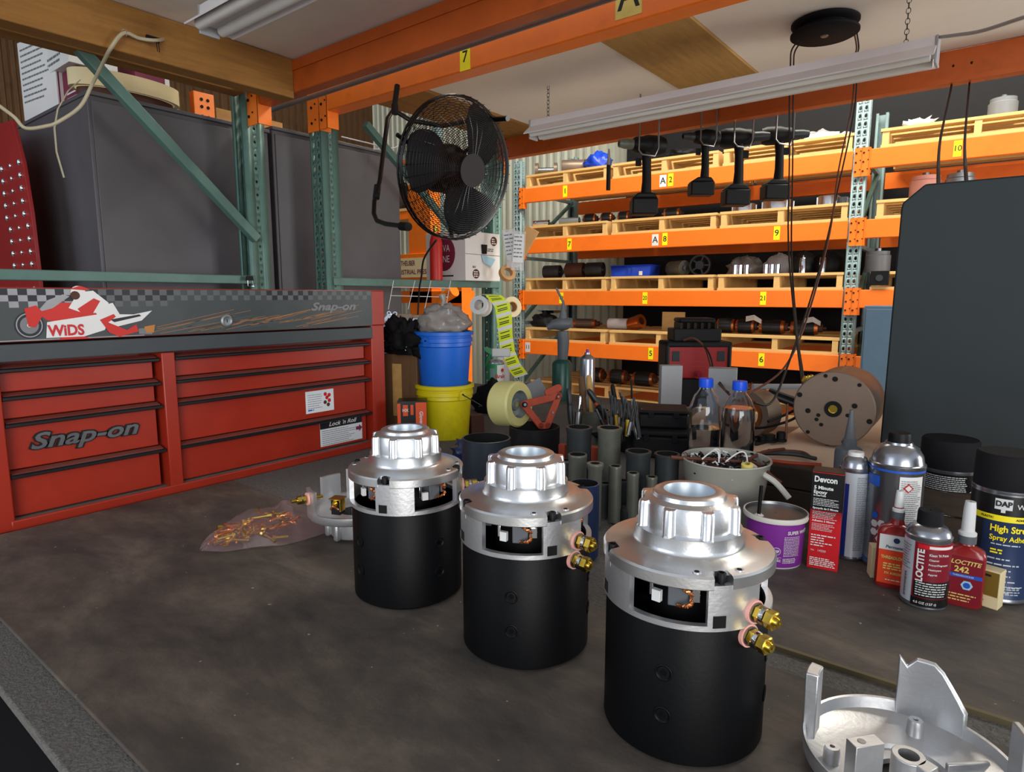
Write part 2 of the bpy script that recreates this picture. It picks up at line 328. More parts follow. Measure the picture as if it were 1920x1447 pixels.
box1('cover_sheet', .002, 1.6, .03, BBK-1.08, .0765, .080, 'beige_sheet', t, .0005)
ZP = .0765
c_ = atz(1180, 790, 0)
box1('cardboard_sheet', -.75, -.36, 1.45, BBK-.01, ZB, ZB+.003, 'beige_sheet', label='pale cardboard sheet on the back of the bench behind the screwdrivers', cat='cardboard')
# ================================================================== racks
def upright_mesh(name, parent, x0, y0, z0, z1, w=.085, d=.085, m='green', face='front', hole=.0125, pitch=.0508, holes=True):
    """C-shaped post, slotted face towards -y ('front') or +y ('back'), square holes in the sides"""
    mb = MB()
    yf, yb = (y0, y0+d) if face == 'front' else (y0+d, y0)
    Mf = frame((x0, yf, 0), (1, 0, 0), (0, 0, 1))
    if holes: perf(mb, w, z0, z1, [w*.29, w*.71], pitch, hole*1.12, m, Mf, 1.45)
    else: mb.quad([(0, z0, 0), (w, z0, 0), (w, z1, 0), (0, z1, 0)], m, Mf)
    for x in (x0, x0+w):
        Ms = frame((x, y0, 0), (0, 1, 0), (0, 0, 1))
        if holes: perf(mb, d, z0, z1, [d*.5], pitch, hole*.75, m, Ms)
        else: mb.quad([(0, z0, 0), (d, z0, 0), (d, z1, 0), (0, z1, 0)], m, Ms)
    for s, x in ((1, x0), (-1, x0+w)):     # return lips
        mb.quad([(x, yb, z0), (x+s*w*.22, yb, z0), (x+s*w*.22, yb, z1), (x, yb, z1)], m)
    o = mb.build(name, parent, solid=.0022, flat=True); return o
def beam_mb(L, h, m, d=.045, step=True):
    """box beam along +x, front face at y=0, bottom z=0, ledge on the back"""
    mb = MB(); pr = [(0, 0), (d, 0), (d, h*.68), (d*.6, h*.68), (d*.6, h), (0, h)] if step else [(0, 0), (d, 0), (d, h), (0, h)]
    mb.prism(pr, 0, L, m, Matrix(((0, 0, 1, 0), (1, 0, 0, 0), (0, 1, 0, 0), (0, 0, 0, 1)))); return mb
def connector(parent, x, y, z0, z1, w=.065, side=1, m='orange'):
    """end plate with rivet heads, on a post's front face"""
    mb = MB(); mb.box(x-w/2, x+w/2, y-.006, y, z0, z1, m); mb.box(x+side*w/2-.004, x+side*w/2+.004, y-.006, y+.05, z0, z1, m)
    for k in range(3):
        z = z0+(z1-z0)*(.18+.32*k); mb.cyl(.006, 0, .004, 'hole', 8, zto((x-.012, y-.0055, z), (0, -1, 0))); mb.cyl(.004, 0, .003, 'hole', 6, zto((x+.014, y-.0055, z+.012), (0, -1, 0)))
    return mb.build('connector', parent)
def sticker(parent, x, y, zc, w, h, s, m='tag_yellow', ts=.8, fold=False):
    """flat printed label on a face looking to -y (local coordinates of parent)"""
    mb = MB(); M = frame((x, y-.0012, zc), (1, 0, 0), (0, 0, 1)); mb.box(-w/2, w/2, -h/2, h/2, -.0008, .0003, m, M)
    if s: mb.text(s, h*ts*(.62 if len(s) > 1 else .8), 'ink', M, bold=.012, x=0, y=0, maxw=w*.85)
    return mb.build('number_label', parent)
PX0, PX1 = -2.53, -2.445
def frame_set(rk, yA, yB, xs, ztop, m='green'):
    for x in xs:
        upright_mesh('upright', rk, x, yA, -.95, ztop, m=m, face='front'); upright_mesh('upright', rk, x, yB-.085, -.95, ztop, m=m, face='back')
# rack row over the camera
r1 = thing('pallet_rack', 'green post rack with dark orange beam nearest the viewer, behind the toolbox', 'rack', (0, 0, 0))
upright_mesh('upright', r1, -2.53, 1.41, -.95, 1.6, face='back')
upright_mesh('upright', r1, -2.53, .20, -.95, 1.6)
upright_mesh('upright', r1, .03, 1.41, -.95, 1.6, face='back')
def strut(rk, p0, p1, w=.032, m='green', nm='brace'):
    p0, p1 = Vector(p0), Vector(p1); d = p1-p0; L = d.length
    M = T(*p0) @ d.to_track_quat('X', 'Z').to_matrix().to_4x4()
    mb = MB().box(0, L, -w/2, w/2, -w/2, w/2, m, M); return mb.build(nm, rk, bevel=.003)
strut(r1, (-2.455, .25, .415), (-2.455, 1.42, .415), .034)
strut(r1, (-2.43, .25, 1.58), (-2.43, .80, 1.18), .036); strut(r1, (-2.43, .80, 1.184), (-2.43, 1.43, .575), .036)
b1 = beam_mb(2.46, .114, 'orange_shaded', .05).build('beam', r1, (-2.44, 1.435, 1.081), bevel=.004)
box1('beam_flange', -2.44, .02, 1.43, 1.4352, 1.155, 1.19, 'orange_shaded', r1)
connector(r1, -2.42, 1.434, 1.01, 1.2, .10)
# second row
r2 = thing('pallet_rack', 'green post rack with bright orange beam marked 7 and A, second from the viewer', 'rack', (0, 0, 0))
frame_set(r2, 1.77, 3.01, [-2.53, .03], 1.255)
strut(r2, (-2.455, 1.8, .415), (-2.455, 2.98, .415), .036); strut(r2, (-2.455, 2.02, 1.14), (-2.455, 2.93, .46), .032)
b2 = beam_mb(2.50, .120, 'orange', .075).build('beam', r2, (-2.44, 1.755, 1.128), bevel=.005)
sticker(b2, .852, 0, .044, .048, .088, '7', ts=.75)
sticker(b2, 1.485, 0, .075, .085, .118, 'A', 'oldyellow', 1.25)
connector(r2, -2.487, 1.768, 1.06, 1.262, .085); connector(r2, -2.405, 1.760, 1.06, 1.262, .05)
b3 = beam_mb(2.52, .118, 'orange_shaded', .05).build('beam', r2, (-2.44, 2.965, 1.128), bevel=.004)
box1('beam_flange', -2.44, .08, 2.958, 2.966, 1.128, 1.146, 'orange_shaded', r2)
connector(r2, -2.487, 3.02, 1.06, 1.262, .085)
# slim steel bar between the two beams
p0, p1 = atb(508, 207, 1.60), atb(1128, 2, 1.60)
mb = MB().tube([p0, p0.lerp(p1, .5), p1+(p1-p0)*.3], .0095, 'mid_grey', 10)
mb.build('steel_bar', label='long dark steel bar running along the orange beam marked 7', cat='bar')
# decks
t = thing('shelf_board', 'white board resting on the dark orange beam at the top left', 'board', (-2.0, .1, 1.197))
box1('panel', -.30, 2.1, .0, 1.37, 0, .018, 'white_board', t)
t = thing('shelf_board', 'white overhead board right of the plywood strip, above the cord reel', 'board', (-1.0, 1.76, 1.248)); 
XP0 = atz(1140, 85, 1.244).x; XP1 = atz(1300, 35, 1.244).x
box1('panel', XP1+1.0+.002, 1.15, 0, 1.30, 0, .018, 'white_board', t)
t = thing('shelf_board', 'white overhead board between the fan and the plywood strip', 'board', (-1.5, 1.76, 1.248))
XW = atz(815, 172, 1.248).x
box1('panel', XW+1.5, XP0+1.5-.002, 0, 1.30, 0, .018, 'white_board', t)
t = thing('plywood_strip', 'stained brown plywood strip lying across the overhead shelf between white boards', 'board', (XP0, 1.76, 1.240))
box1('panel', 0, XP1-XP0, 0, 1.30, 0, .018, 'plywood', t, .002)
t = thing('deck_plank', 'bare wooden planks of the overhead shelf behind the wall fan', 'board', (-2.44, 1.76, 1.236))
for k in range(3):
    w = (XW+2.44)/3; box1('plank', k*w+.002, (k+1)*w-.002, 0, 1.30, 0, .022, 'timber', t, .002)
t = thing('timber_joist', 'long rough timber joist under the white board, top left', 'timber', (-2.17, .1, 1.06))
tj = MB(); A0 = atz(0, 92, 1.08); A1 = atz(538, 151, 1.10)
xj = -2.16
box1('joist', -.035, .035, 0, 1.335, 0, .135, 'timber', t, .003)
box1('joist', -.31, -.24, -.1, 1.30, .06, .135, 'timber', t, .003)
# fluorescent fixtures
def fixture(name, label, x0, x1, y, z):
    t = thing(name, label, 'lamp', ((x0+x1)/2, y, z)); L = (x1-x0)/2
    mb = MB(); pr = [(-.072, -.018), (-.074, -.014), (-.028, .022), (-.026, .048), (.026, .048), (.028, .022), (.074, -.014), (.072, -.018), (.024, .018), (-.024, .018)]
    mb.prism(pr, -L, L, 'lamp_white', Matrix(((0, 0, 1, 0), (1, 0, 0, 0), (0, 1, 0, 0), (0, 0, 0, 1)))); mb.build('reflector', t)
    for s in (-1, 1): MB().box(s*L-.004, s*L+.004, -.03, .03, -.03, .05, 'lamp_grey').build('end_cap', t, bevel=.002)
    MB().box(-L, L, -.021, .021, -.004, .018, 'lamp_white').build('channel', t, bevel=.002)
    for yy in (-.034, .034): MB().cyl(.016, -L+.012, L-.012, 'white', 16, T(0, yy, -.008) @ RY(pi/2)).build('tube', t)
    return t
def chain(parent, x, y, z0, z1, n, r=.0062):
    for i in range(n):
        z = z0+(z1-z0)*(i+.5)/n; h = (z1-z0)/n*.62
        pts = [(r*cos(a), 0, h*sin(a)) for a in [2*pi*k/10 for k in range(10)]]
        MB().tube(pts, .0011, 'steel_dark', 5, T(x, y, z) @ RZ(pi/2*(i % 2)), closed=True).build('chain_link', parent)
FX0, FX1 = atb(1000, 250, 2.39).x, atb(1757, 100, 2.39).x; ZF = atb(1757, 100, 2.39).z
ft = fixture('fluorescent_lamp', 'long white fluorescent batten hung on chains above the cordless drills', FX0, FX1, 2.39, ZF-.005)
c = (FX0+FX1)/2
for px_, py_ in ((1028, 168), (1705, 0)):
    p = atb(px_, py_, 2.39); chain(ft, p.x-c, 0, .048, 1.248-(ZF-.005), 9)
F1 = atz(392, 52, 1.13)
ft1 = fixture('fluorescent_lamp', 'white fluorescent batten with a bare tube under the board at the top left', F1.x, F1.x+1.22, F1.y, 1.135)
for k in (.25, 1.0): chain(ft1, k-.61, 0, .048, .063, 1)
# black cord reel hung under the deck
rp = atz(1547, 47, 1.235)
t = thing('cord_reel', 'round black reel screwed flat under the white shelf board', 'reel', (rp.x, rp.y, 1.248))
MB().lathe([(.001, 0), (.098, 0), (.104, -.004), (.104, -.010), (.099, -.014), (.072, -.016), (.072, -.030), (.101, -.032), (.105, -.036), (.105, -.042), (.098, -.046), (.001, -.047)], 'rubber', 48).build('flange', t)
MB().lathe([(.001, -.050), (.010, -.050), (.013, -.047), (.013, -.044)], 'steel', 16).build('bolt', t)
# ================================================================== far rack
FR0 = Vector((-.897, 4.87, 0)); FA = R_(2.8)
fr = thing('pallet_rack', 'large orange rack stacked with pallets of motor parts beyond the aisle', 'rack', FR0, FA)
FM = T(*FR0) @ RZ(FA); FMI = FM.inverted()
def fpx(px, py, y=0.):     # pixel -> local point on the far rack's plane at depth y
    o = FMI @ CAM; d = FMI.to_3x3() @ ray(px, py); return o+d*((y-o.y)/d.y)
BAY = 2.74; DEP = 1.05; ROWS = [1.30, .852, .392, -.056, -.55]; BH = .122
for x in (-BAY-.04, -.02, BAY):
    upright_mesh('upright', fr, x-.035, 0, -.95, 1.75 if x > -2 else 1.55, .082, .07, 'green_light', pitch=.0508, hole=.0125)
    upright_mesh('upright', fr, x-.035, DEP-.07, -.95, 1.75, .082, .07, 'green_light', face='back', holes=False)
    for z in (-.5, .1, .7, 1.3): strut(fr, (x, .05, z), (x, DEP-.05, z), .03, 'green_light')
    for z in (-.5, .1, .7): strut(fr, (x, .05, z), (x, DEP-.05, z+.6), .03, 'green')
STK = {(0, 0): [('1', 1058), ('2', 1252)], (0, 1): [('7', 1067), ('8', 1245), ('9', 1453)], (0, 2): [('19', 1053), ('20', 1211), ('21', 1434)], (0, 3): [('5', 1225), ('6', 1437)], (1, 0): [('10', 1775)]}
WST = {(0, 1): ('A', 1227), (0, 0): ('A', 1238), (0, 3): ('11', 990)}
for bay, x0 in ((0, -BAY), (1, 0)):
    for i, z in enumerate(ROWS):
        gap = .045
        if bay == 0 and i == 3: pass
        b = beam_mb(BAY-2*gap, BH, 'orange_far', .04).build('beam', fr, (x0+gap-.01, -.012, z-BH), bevel=.004)
        beam_mb(BAY-2*gap, BH, 'orange_far', .04).build('beam', fr, (x0+gap-.01, DEP-.05, z-BH))
        for sx in (x0+.002, x0+BAY-.042): connector(fr, sx+.02, -.012, z-.17, z+.012, .044, 1, 'orange_far')
        for s, px_ in STK.get((bay, i), []):
            q = fpx(px_, 500, -.012); sticker(b, q.x-(x0+gap-.01), 0, BH*.52, .042, .095, s)
        if (bay, i) in WST:
            s, px_ = WST[(bay, i)]; q = fpx(px_, 500, -.012); sticker(b, q.x-(x0+gap-.01), 0, BH*.5, .055, .09, s, 'white', .95)
# pallets
PALN = [0]
bw = {}
def pallet(x0, x1, z, label, y0=.0, h=.118):
    t = thing('pallet', label, 'pallet', FM @ Vector(((x0+x1)/2, y0, z)), FA, 'wooden pallets on the far rack'); W_ = x1-x0; D = .95
    key = round(W_, 3)
    if key not in bw:
        bw[key] = (MB().box(-W_/2, W_/2, 0, .095, 0, .018, 'pine').mesh('board'), MB().box(-.019, .019, 0, D, 0, .084, 'pine').mesh('stringer'))
    bm_, sm_ = bw[key]
    rnd = random.Random(int(x0*100+z*1000))
    for i in range(7): sharemesh('board', bm_, t, (rnd.uniform(-.006, .006), i*.1425, .100+rnd.uniform(-.001, .001)), (0, 0, rnd.uniform(-.006, .006)))
    for i in (0, 6): sharemesh('board', bm_, t, (0, i*.1425, 0), None)
    for k in (-1, 0, 1): sharemesh('stringer', sm_, t, (k*(W_/2-.025)+rnd.uniform(-.01, .01)*(k == 0), .004, .017))
    return z+h
rn = ['top', 'second', 'third', 'fourth', 'bottom']
pos = ['left', 'middle', 'right']
PAL = {}
for i, z in enumerate(ROWS):
    xs = [(-BAY+.06, -1.86), (-1.82, -.95), (-.92, -.06)]
    for k, (a, b) in enumerate(xs):
        PAL[(i, k)] = pallet(a, b, z+.001, 'pine pallet, %s of the three on the %s shelf of the wide rack bay' % (pos[k], rn[i]), y0=.0 if i != 4 else .1)
    if i < 4:
        pallet(.10, 1.12, z+.001, 'pine pallet just right of the slotted post on the %s shelf of the far rack' % rn[i])
        if i < 1: pallet(1.16, 2.1, z+.001, 'pine pallet at the right picture edge on the top shelf of the far rack')

t = thing('blue_cabinet', 'plain grey-blue steel cabinet in the aisle between slotted post and dark sheet', 'cabinet', (_c.x, 4.50, -.95))
box1('body', 0, .9, 0, .28, 0, _z+.95, 'bluewall', t, .004); box1('door', .012, .45, -.008, 0, .05, _z+.93, 'bluewall', t, .002)
# ================================================================== tool chest
TX = -1.17
tb = thing('tool_chest', 'wide red steel tool chest with black-trimmed drawers and a dark lid with a motorcycle graphic', 'tool chest', (TX, .235, ZB))
F_ = lambda s, z, x=0.: frame((x, s-.235, z-ZB), (0, 1, 0), (0, 0, 1))   # face frame: right = +y, up = z
Bf = lambda mb, s0, s1, z0, z1, x0, x1, m: mb.box(x0, x1, s0-.235, s1-.235, z0-ZB, z1-ZB, m)
mb = MB(); Bf(mb, .235, 1.0, ZB, .345, -.45, -.045, 'red'); Bf(mb, .235, .268, ZB, .326, -.05, 0, 'red'); Bf(mb, .962, 1.0, ZB, .326, -.05, 0, 'red')
Bf(mb, .262, .97, ZB, .0125, -.004, .001, 'red'); Bf(mb, .497, .520, .0, .252, -.05, -.0005, 'red')
mb.build('body', tb, bevel=.002)
mb = MB(); Bf(mb, .27, .962, .006, .0105, -.046, -.004, 'dusty_grey'); mb.build('bottom_ledge', tb)
mb = MB(); Bf(mb, .266, .964, .253, .279, -.04, .002, 'rail_grey'); mb.build('grey_rail', tb, bevel=.0015)
mb = MB(); Bf(mb, .235, 1.0, .282, .363, -.45, .004, 'red'); mb.build('lid', tb, bevel=.003); lid = tb.children[-1] if tb.children else None
lid = [o for o in tb.children if o.name.startswith('lid')][0]
# lid graphic: one printed sheet
g = MB(); M = F_(0.235, 0, .0046)      # x = s, y = z
M = frame((.0046, -.235, -ZB), (0, 1, 0), (0, 0, 1))
g.rpatch(.237, .962, .283, .3615, 'lid_dark', M, 0)
rnd = random.Random(3)
s = .24; k = 0
while s < .955:
    w = .0118
    for r in range(3):
        light = (k+r) % 2 == 0; zt = .3605-r*.0092
        fade = min(1, abs(s-.55)/.35) if s < .55 else (.55 if .70 < s < .80 else .15)
        if r == 2 and (s > .50 or not light): continue
        m = ('check_light' if s < .36 else 'check_mid') if light else 'check_dark'
        if s > .52 and not (.70 < s < .80) and not light: continue
        g.rpatch(s, min(s+w, .9615), zt-.0092, zt, m, M, .0002)
    s += w; k += 1
for i in range(46):   # orange streaks of the racing background
    s0 = rnd.uniform(.47, .80); L = rnd.uniform(.03, .16); z0 = .285+rnd.random()**2*.012+(s0-.47)*.045*rnd.random(); sl = .10+.12*rnd.random()
    g.poly([(s0, z0), (min(s0+L, .96), min(z0+L*sl, .33)), (min(s0+L, .96), min(z0+L*sl, .33)+.0006), (s0, z0+.0006)], 'flame' if i % 3 else 'check_mid', M, .0003)
g.rpatch(.237, .47, .2835, .2850, 'check_light', M, .0003)
# motorcycle artwork in flat colour patches
def circ(cx, cy, r, n=20, sx=1.): return [(cx+r*sx*cos(2*pi*k/n), cy+r*sin(2*pi*k/n)) for k in range(n)]
def P(pts, m, z): g.poly([(.290+x*.150, .2865+y*.075) for x, y in pts], m, M, z)
bw_ = (.3095, .3105)
g.poly(circ(bw_[0], bw_[1]-.004, .0205, 24, .92), 'check_dark', M, .0005); g.poly(circ(bw_[0], bw_[1]-.004, .0182, 24, .92), 'check_light', M, .0006); g.poly(circ(bw_[0], bw_[1]-.004, .0166, 24, .92), 'check_dark', M, .0007)
g.poly(circ(bw_[0], bw_[1]-.004, .0128, 24, .92), 'mid_grey', M, .0008); g.poly(circ(bw_[0], bw_[1]-.004, .003), 'white', M, .0009)
P([(.20, .52), (.34, .72), (.62, .70), (.80, .52), (.74, .36), (.42, .30), (.28, .36)], 'red_bright', .0009)
P([(.20, .52), (.30, .76), (.44, .88), (.50, .84), (.34, .60)], 'check_light', .0010)
P([(.10, .60), (.20, .66), (.26, .50), (.18, .22), (.12, .24)], 'red_bright', .0011)
P([(.28, .32), (.76, .46), (.84, .30), (.80, .12), (.60, .00), (.26, .00)], 'white', .0010)
P([(.40, .00), (.60, .00), (.66, -.05), (.36, -.05)], 'red_bright', .0011)
P([(.70, .60), (.90, .70), (.96, .45), (1.10, .44), (1.30, .52), (1.18, .30), (.92, .18), (.78, .30)], 'white', .0011)
P([(.86, .34), (1.16, .44), (1.18, .40), (.90, .28)], 'check_dark', .0012)
P([(.76, .34), (.90, .46), (.92, .40), (.84, .28), (1.02, .10), (1.12, .22), (1.14, .06), (.94, -.04), (.84, .06)], 'red_bright', .0013)
P([(.48, .60), (.58, .92), (.72, .96), (.86, .70), (.82, .50), (.62, .48)], 'white', .0012)
P([(.56, .58), (.72, .80), (.78, .74), (.70, .48), (.60, .46)], 'red_bright', .0013)
P([(x*.5+.0, y) for x, y in circ(1.16, .92, .14, 14)], 'white', .0013); P([(x*.5, y) for x, y in circ(1.10, .86, .09, 12)], 'brown', .0014); P([(.50, .99), (.60, 1.06), (.68, 1.0), (.66, .96), (.56, .98)], 'red_bright', .0014)
P([(1.14, .12), (1.30, .14), (1.28, -.02), (1.14, .0)], 'mid_grey', .0012); P([(1.20, .16), (1.32, .20), (1.30, .02), (1.22, .02)], 'flame', .0013)
g.text('WiDS', .0230, 'label_red', M, bold=.035, x=.3565, y=.2965, z=.0016, sx=.85)
g.text('Snap-on', .0225, 'mid_grey', M, bold=.035, shear=.32, x=.856, y=.3270, z=.0012, sx=1.55)
o = g.build('lid_graphic', lid, flat=True)
mb = MB(); mb.lathe([(.001, .004), (.006, .004), (.0085, .0055), (.0115, .004), (.012, 0)], 'galv', 24, zto((.0045, .615-.235, .304-ZB), (1, 0, 0))).box(-.0006, .0006, -.003, .003, .004, .0046, 'hole', zto((.0045, .615-.235, .304-ZB), (1, 0, 0))).build('lock', tb)
dz = [(.248, .207), (.206, .166), (.165, .087), (.086, .0135)]
LOC = {}
for s0, s1, cn in ((.271, .492, 'l'), (.523, .957, 'r')):
    for i, (zt, zb) in enumerate(dz):
        mb = MB(); Bf(mb, s0, s1-.004, zb, zt-.012, -.042, -.018, 'red'); mb.build('drawer', tb, bevel=.001)
        d = [o for o in COL.objects if o.name.startswith('drawer')][-1]
        d = sorted([o for o in tb.children if o.name.startswith('drawer')], key=lambda o: o.name)[-1]
        mb = MB()
        q = [(-.006, zt-.011), (-.006, zt-.002), (.004, zt-.0045), (.0065, zt-.0065), (.0055, zt-.0085), (.001, zt-.0075)]
        MM = Matrix(((1, 0, 0, -.0105), (0, 0, 1, 0), (0, 1, 0, -ZB), (0, 0, 0, 1)))
        mb.prism([(-.010, zt-.012), (-.010, zt-.001), (.002, zt-.0042), (.004, zt-.007), (-.003, zt-.0105)], s0-.235, s1-.235, 'red_top', MM)
        mb.build('drawer_pull', d); 
        mb = MB(); mb.prism([(.001, zt-.0062), (.006, zt-.0045), (.0085, zt-.0065), (.0085, zt-.0100), (.006, zt-.0115), (.002, zt-.0105)], s0-.235-.002, s1-.235+.002, 'trim_black', MM)
        mb.build('black_trim', d); LOC[cn, i] = d
FR = frame((-.0176, -.235, -ZB), (0, 1, 0), (0, 0, 1))
mb = MB(); mb.text('Snap-on', .0345, 'trim_black', FR, bold=.07, shear=.30, thick=.05, x=.376, y=.125, z=.001, sx=1.38)
mb.text('Snap-on', .0345, 'steel', FR, bold=.02, shear=.30, thick=.02, x=.376, y=.125, z=.0034, sx=1.38)
mb.build('raised_badge', LOC['l', 2], label='dark metal raised lettering badge')
mb = MB(); mb.box(.792, .864, .098, .146, 0, .0004, 'paper', FR); mb.lines(.797, .835, .138, .0048, 7, .0012, 'greyink', FR); mb.lines(.797, .815, .106, .004, 1, .003, 'blue', FR)
for c in ((.842, .136), (.852, .133), (.846, .128), (.841, .118), (.852, .121), (.849, .112)): mb.poly(circ(*c, .0045, 8), 'label_red' if c[1] > .12 else 'brown', FR, .0008)
mb.build('white_sticker', LOC['r', 2])
mb = MB(); mb.box(.825, .940, .019, .077, 0, .0004, 'paper', FR); mb.rpatch(.825, .940, .058, .077, 'ink', FR, .0006)
mb.text("Lock 'n Roll", .0135, 'white', FR, bold=.015, shear=.35, x=.885, y=.0665, z=.0008, sx=1.15); mb.lines(.830, .925, .054, .0045, 8, .0013, 'greyink', FR)
mb.poly([(.922, .050), (.931, .050), (.931, .055), (.940, .046), (.931, .037), (.931, .042), (.922, .042)], 'maroon', FR, .0010)
mb.build('white_sticker', LOC['r', 3])
# ================================================================== motors
def ang(phi): return -pi/2+R_(phi)
def make_motor():
    t = thing('motor', 'x', 'motor'); r = .064
    mb = MB(); mb.lathe([(.001, 0), (.060, 0), (.0615, .001), (r, .003), (r, .110), (.0632, .1115), (.060, .1115), (.060, .085), (.001, .085)], 'motor_black', 96)
    mb.build('body', t)
    for k in range(4):
        a = ang(-12+90*k)
        for z in (.074, .040):
            mb = MB(); Z = zto((r*cos(a)*.992, r*sin(a)*.992, z), (cos(a), sin(a), 0))
            mb.lathe([(.0062, 0), (.0066, .0010), (.0058, .0013), (.0042, .0002), (.0036, -.001), (.0001, -.001)], 'motor_black', 20, Z)
            mb.cyl(.0028, -.001, .0006, 'black_gloss', 6, Z); mb.build('pole_screw', t)
    h = MB(); ri, ro, zw0, zw1 = .0610, .0662, .1155, .1435
    h.ring(ri, ro, .1112, zw0, 'cast', 96); h.ring(ri, ro, zw1, .1460, 'cast', 96)
    for k in range(4):
        h.ring(ri, ro, zw0-.0002, zw1+.0002, 'cast', 12, None, None, ang(-12+90*k+26), ang(-12+90*k+64))
    hs = h.build('end_housing', t)
    for k in range(4):      # small dark slot at the foot of each land
        a = ang(-12+90*k+33.5); Z = zto((.0652*cos(a), .0652*sin(a), .1195), (cos(a), sin(a), 0))
        MB().box(-.0048, .0048, -.0046, .0046, -.0005, .0006, 'hole', frame((.0659*cos(a), .0659*sin(a), .1187), (-sin(a), cos(a), 0), (0, 0, 1))).build('slot', hs)
    # cover plate with four screw notches
    p = MB(); na = 6.0
    p.lathe([(.020, .1500), (.0585, .1500), (.0585, .1538), (.0440, .1560), (.0425, .1575), (.0418, .1600), (.0418, .1690), (.0355, .1700), (.020, .1700)], 'aluminium', 96)
    for k in range(4):
        a0 = 23+90*k
        p.lathe([(.0584, .1425), (.0664, .1425), (.0672, .1433), (.0672, .1512), (.0658, .1528), (.0584, .1539)], 'aluminium', 28, None, ang(a0+na), ang(a0+90-na))
        for s_ in (a0+na, a0+90-na):
            a = ang(s_); p.add([(rr*cos(a), rr*sin(a), z) for rr, z in [(.0584, .1425), (.0664, .1425), (.0672, .1433), (.0672, .1512), (.0658, .1528), (.0584, .1539)]], [(0, 1, 2, 3, 4, 5)], 'aluminium')
        p.ring(.0560, .0664, .1385, .1435, 'cast', 5, None, None, ang(a0-na-.3), ang(a0+na+.3))
        a = ang(a0+90-na-10 if k % 2 else a0+na+9)
        p.cyl(.0032, .1530, .1541, 'cast', 14, T(.0600*cos(a), .0600*sin(a), 0)); p.cyl(.0019, .1530, .1543, 'hole', 12, T(.0600*cos(a), .0600*sin(a), 0))
    pl = p.build('cover_plate', t)
    for k in range(4):
        a = ang(23+90*k); s = MB(); c = T(.0622*cos(a), .0622*sin(a), 0)
        s.cyl(.0022, .1425, .1475, 'black', 12, c); s.lathe([(.0022, .1475), (.0035, .1478), (.0035, .1538), (.0030, .1545), (.0020, .1545), (.0019, .1515), (.0001, .1515)], 'black', 20, c); s.build('cap_screw', t)
    hb = MB(); hb.lathe([(.0195, .1400), (.0195, .1955), (.0202, .1968), (.0258, .1968), (.0280, .1955), (.0290, .1925), (.0350, .1905), (.0362, .1880), (.0362, .1690)], 'aluminium', 64, None, 0, 2*pi, ['bore', 'bore']+['aluminium']*6)
    hub = hb.build('hub', t)
    rm = MB(); pr = [(.0300, -.0052), (.0375, -.0050)]+[(.0372+.0046*cos(b_), .0050*sin(b_)) for b_ in [R_(x) for x in (-60, -30, 0, 30, 60)]]+[(.0375, .0050), (.0300, .0052)]
    n = len(pr); vs = []
    for zz, sc in ((.1685, 1.08), (.1700, 1.0), (.1878, .97), (.1898, .90)): vs += [((x-.030)*(sc if zz < .18 else (sc if x > .034 else 1))+.030, y*sc, zz+(.0022 if (zz > .18 and x < .034) else 0)) for x, y in pr]
    fs = [(j*n+i, j*n+(i+1) % n, (j+1)*n+(i+1) % n, (j+1)*n+i) for j in range(3) for i in range(n)]+[tuple(range(n-1, -1, -1)), tuple(range(3*n, 4*n))]
    rme = rm.add(vs, fs, 'aluminium').mesh('rib', 30)
    for k in range(8): sharemesh('rib', rme, hub, (0, 0, 0), (0, 0, ang(-22.5+45*k)))
    MB().cyl(.030, .086, .139, 'case_black', 32).lathe([(.030, .100), (.0305, .100), (.0305, .135), (.030, .135)], 'case_black', 32).build('armature', t)
    for k in range(4):
        a0 = -12+90*k
        def at_(phi, rr, z): a = ang(phi); return (rr*cos(a), rr*sin(a), z)
        def fr_(phi, rr, z): a = ang(phi); return frame(at_(phi, rr, z), (-sin(a), cos(a), 0), (0, 0, 1))
        hold = MB().box(-.0075, .0075, -.0105, .0105, -.012, .004, 'grey_plastic', fr_(a0+6, .046, .131)).build('brush_holder', t, bevel=.0008)
        br = MB()
        for s_, z0 in ((1, .1385), (-1, .1225)):
            for q in range(2):
                pts = []
                for i in range(26):
                    u = i/25; th = u*9*pi+q*pi; x = .001+.0105*sin(u*pi*.62); zc = z0-s_*u*.0062
                    b = Vector((x+.0009*sin(th), zc-.131+.0009*cos(th), .006+.004*sin(u*pi)+.0005*sin(th*1.3)))
                    pts.append(b)
                br.tube(pts, .00085, 'copper', 5, fr_(a0+5, .046, .131))
        br.build('copper_braid', hold)
        cl = MB(); Mc = fr_(a0+19, .050, .133); cl.box(-.003, .004, -.006, .006, 0, .003, 'chrome', Mc).cyl(.0035, .003, .0055, 'chrome', 6, Mc @ T(.0005, .001, 0)).cyl(.0045, .0, .003, 'galv', 16, Mc @ T(0, .0095, 0)); cl.build('brush_screw', hold)
        cl = MB(); Mc = fr_(a0-13, .050, .130); cl.box(-.0045, -.0015, -.004, .010, 0, .003, 'chrome', Mc).box(-.0015, .0055, -.007, .0020, .0005, .0050, 'nozzle', Mc); cl.build('spring_clip', t, bevel=.0004)
    for phi, z, rr in ((47, .1225, .0655), (44.5, .1040, .0638)):
        a = ang(phi); Z = zto((rr*cos(a), rr*sin(a), z), (cos(a), sin(a), 0)); tm = thing('x', 'x', 'x')
        m = MB(); m.lathe([(.001, -.004), (.0036, -.004), (.0036, .0210), (.0030, .0222), (.001, .0223)], 'brass', 16, Z).build('terminal_stud', t)
        bpy.data.objects.remove(tm); st = sorted([o for o in t.children if o.name.startswith('terminal_stud')], key=lambda o: o.name)[-1]
        MB().ring(.0026, .0088, -.0005, .0026, 'pinkwash', 28, Z).build('insulator', st)
        MB().ring(.0026, .0074, .0026, .0036, 'steel', 24, Z).build('washer', st)
        w = MB()
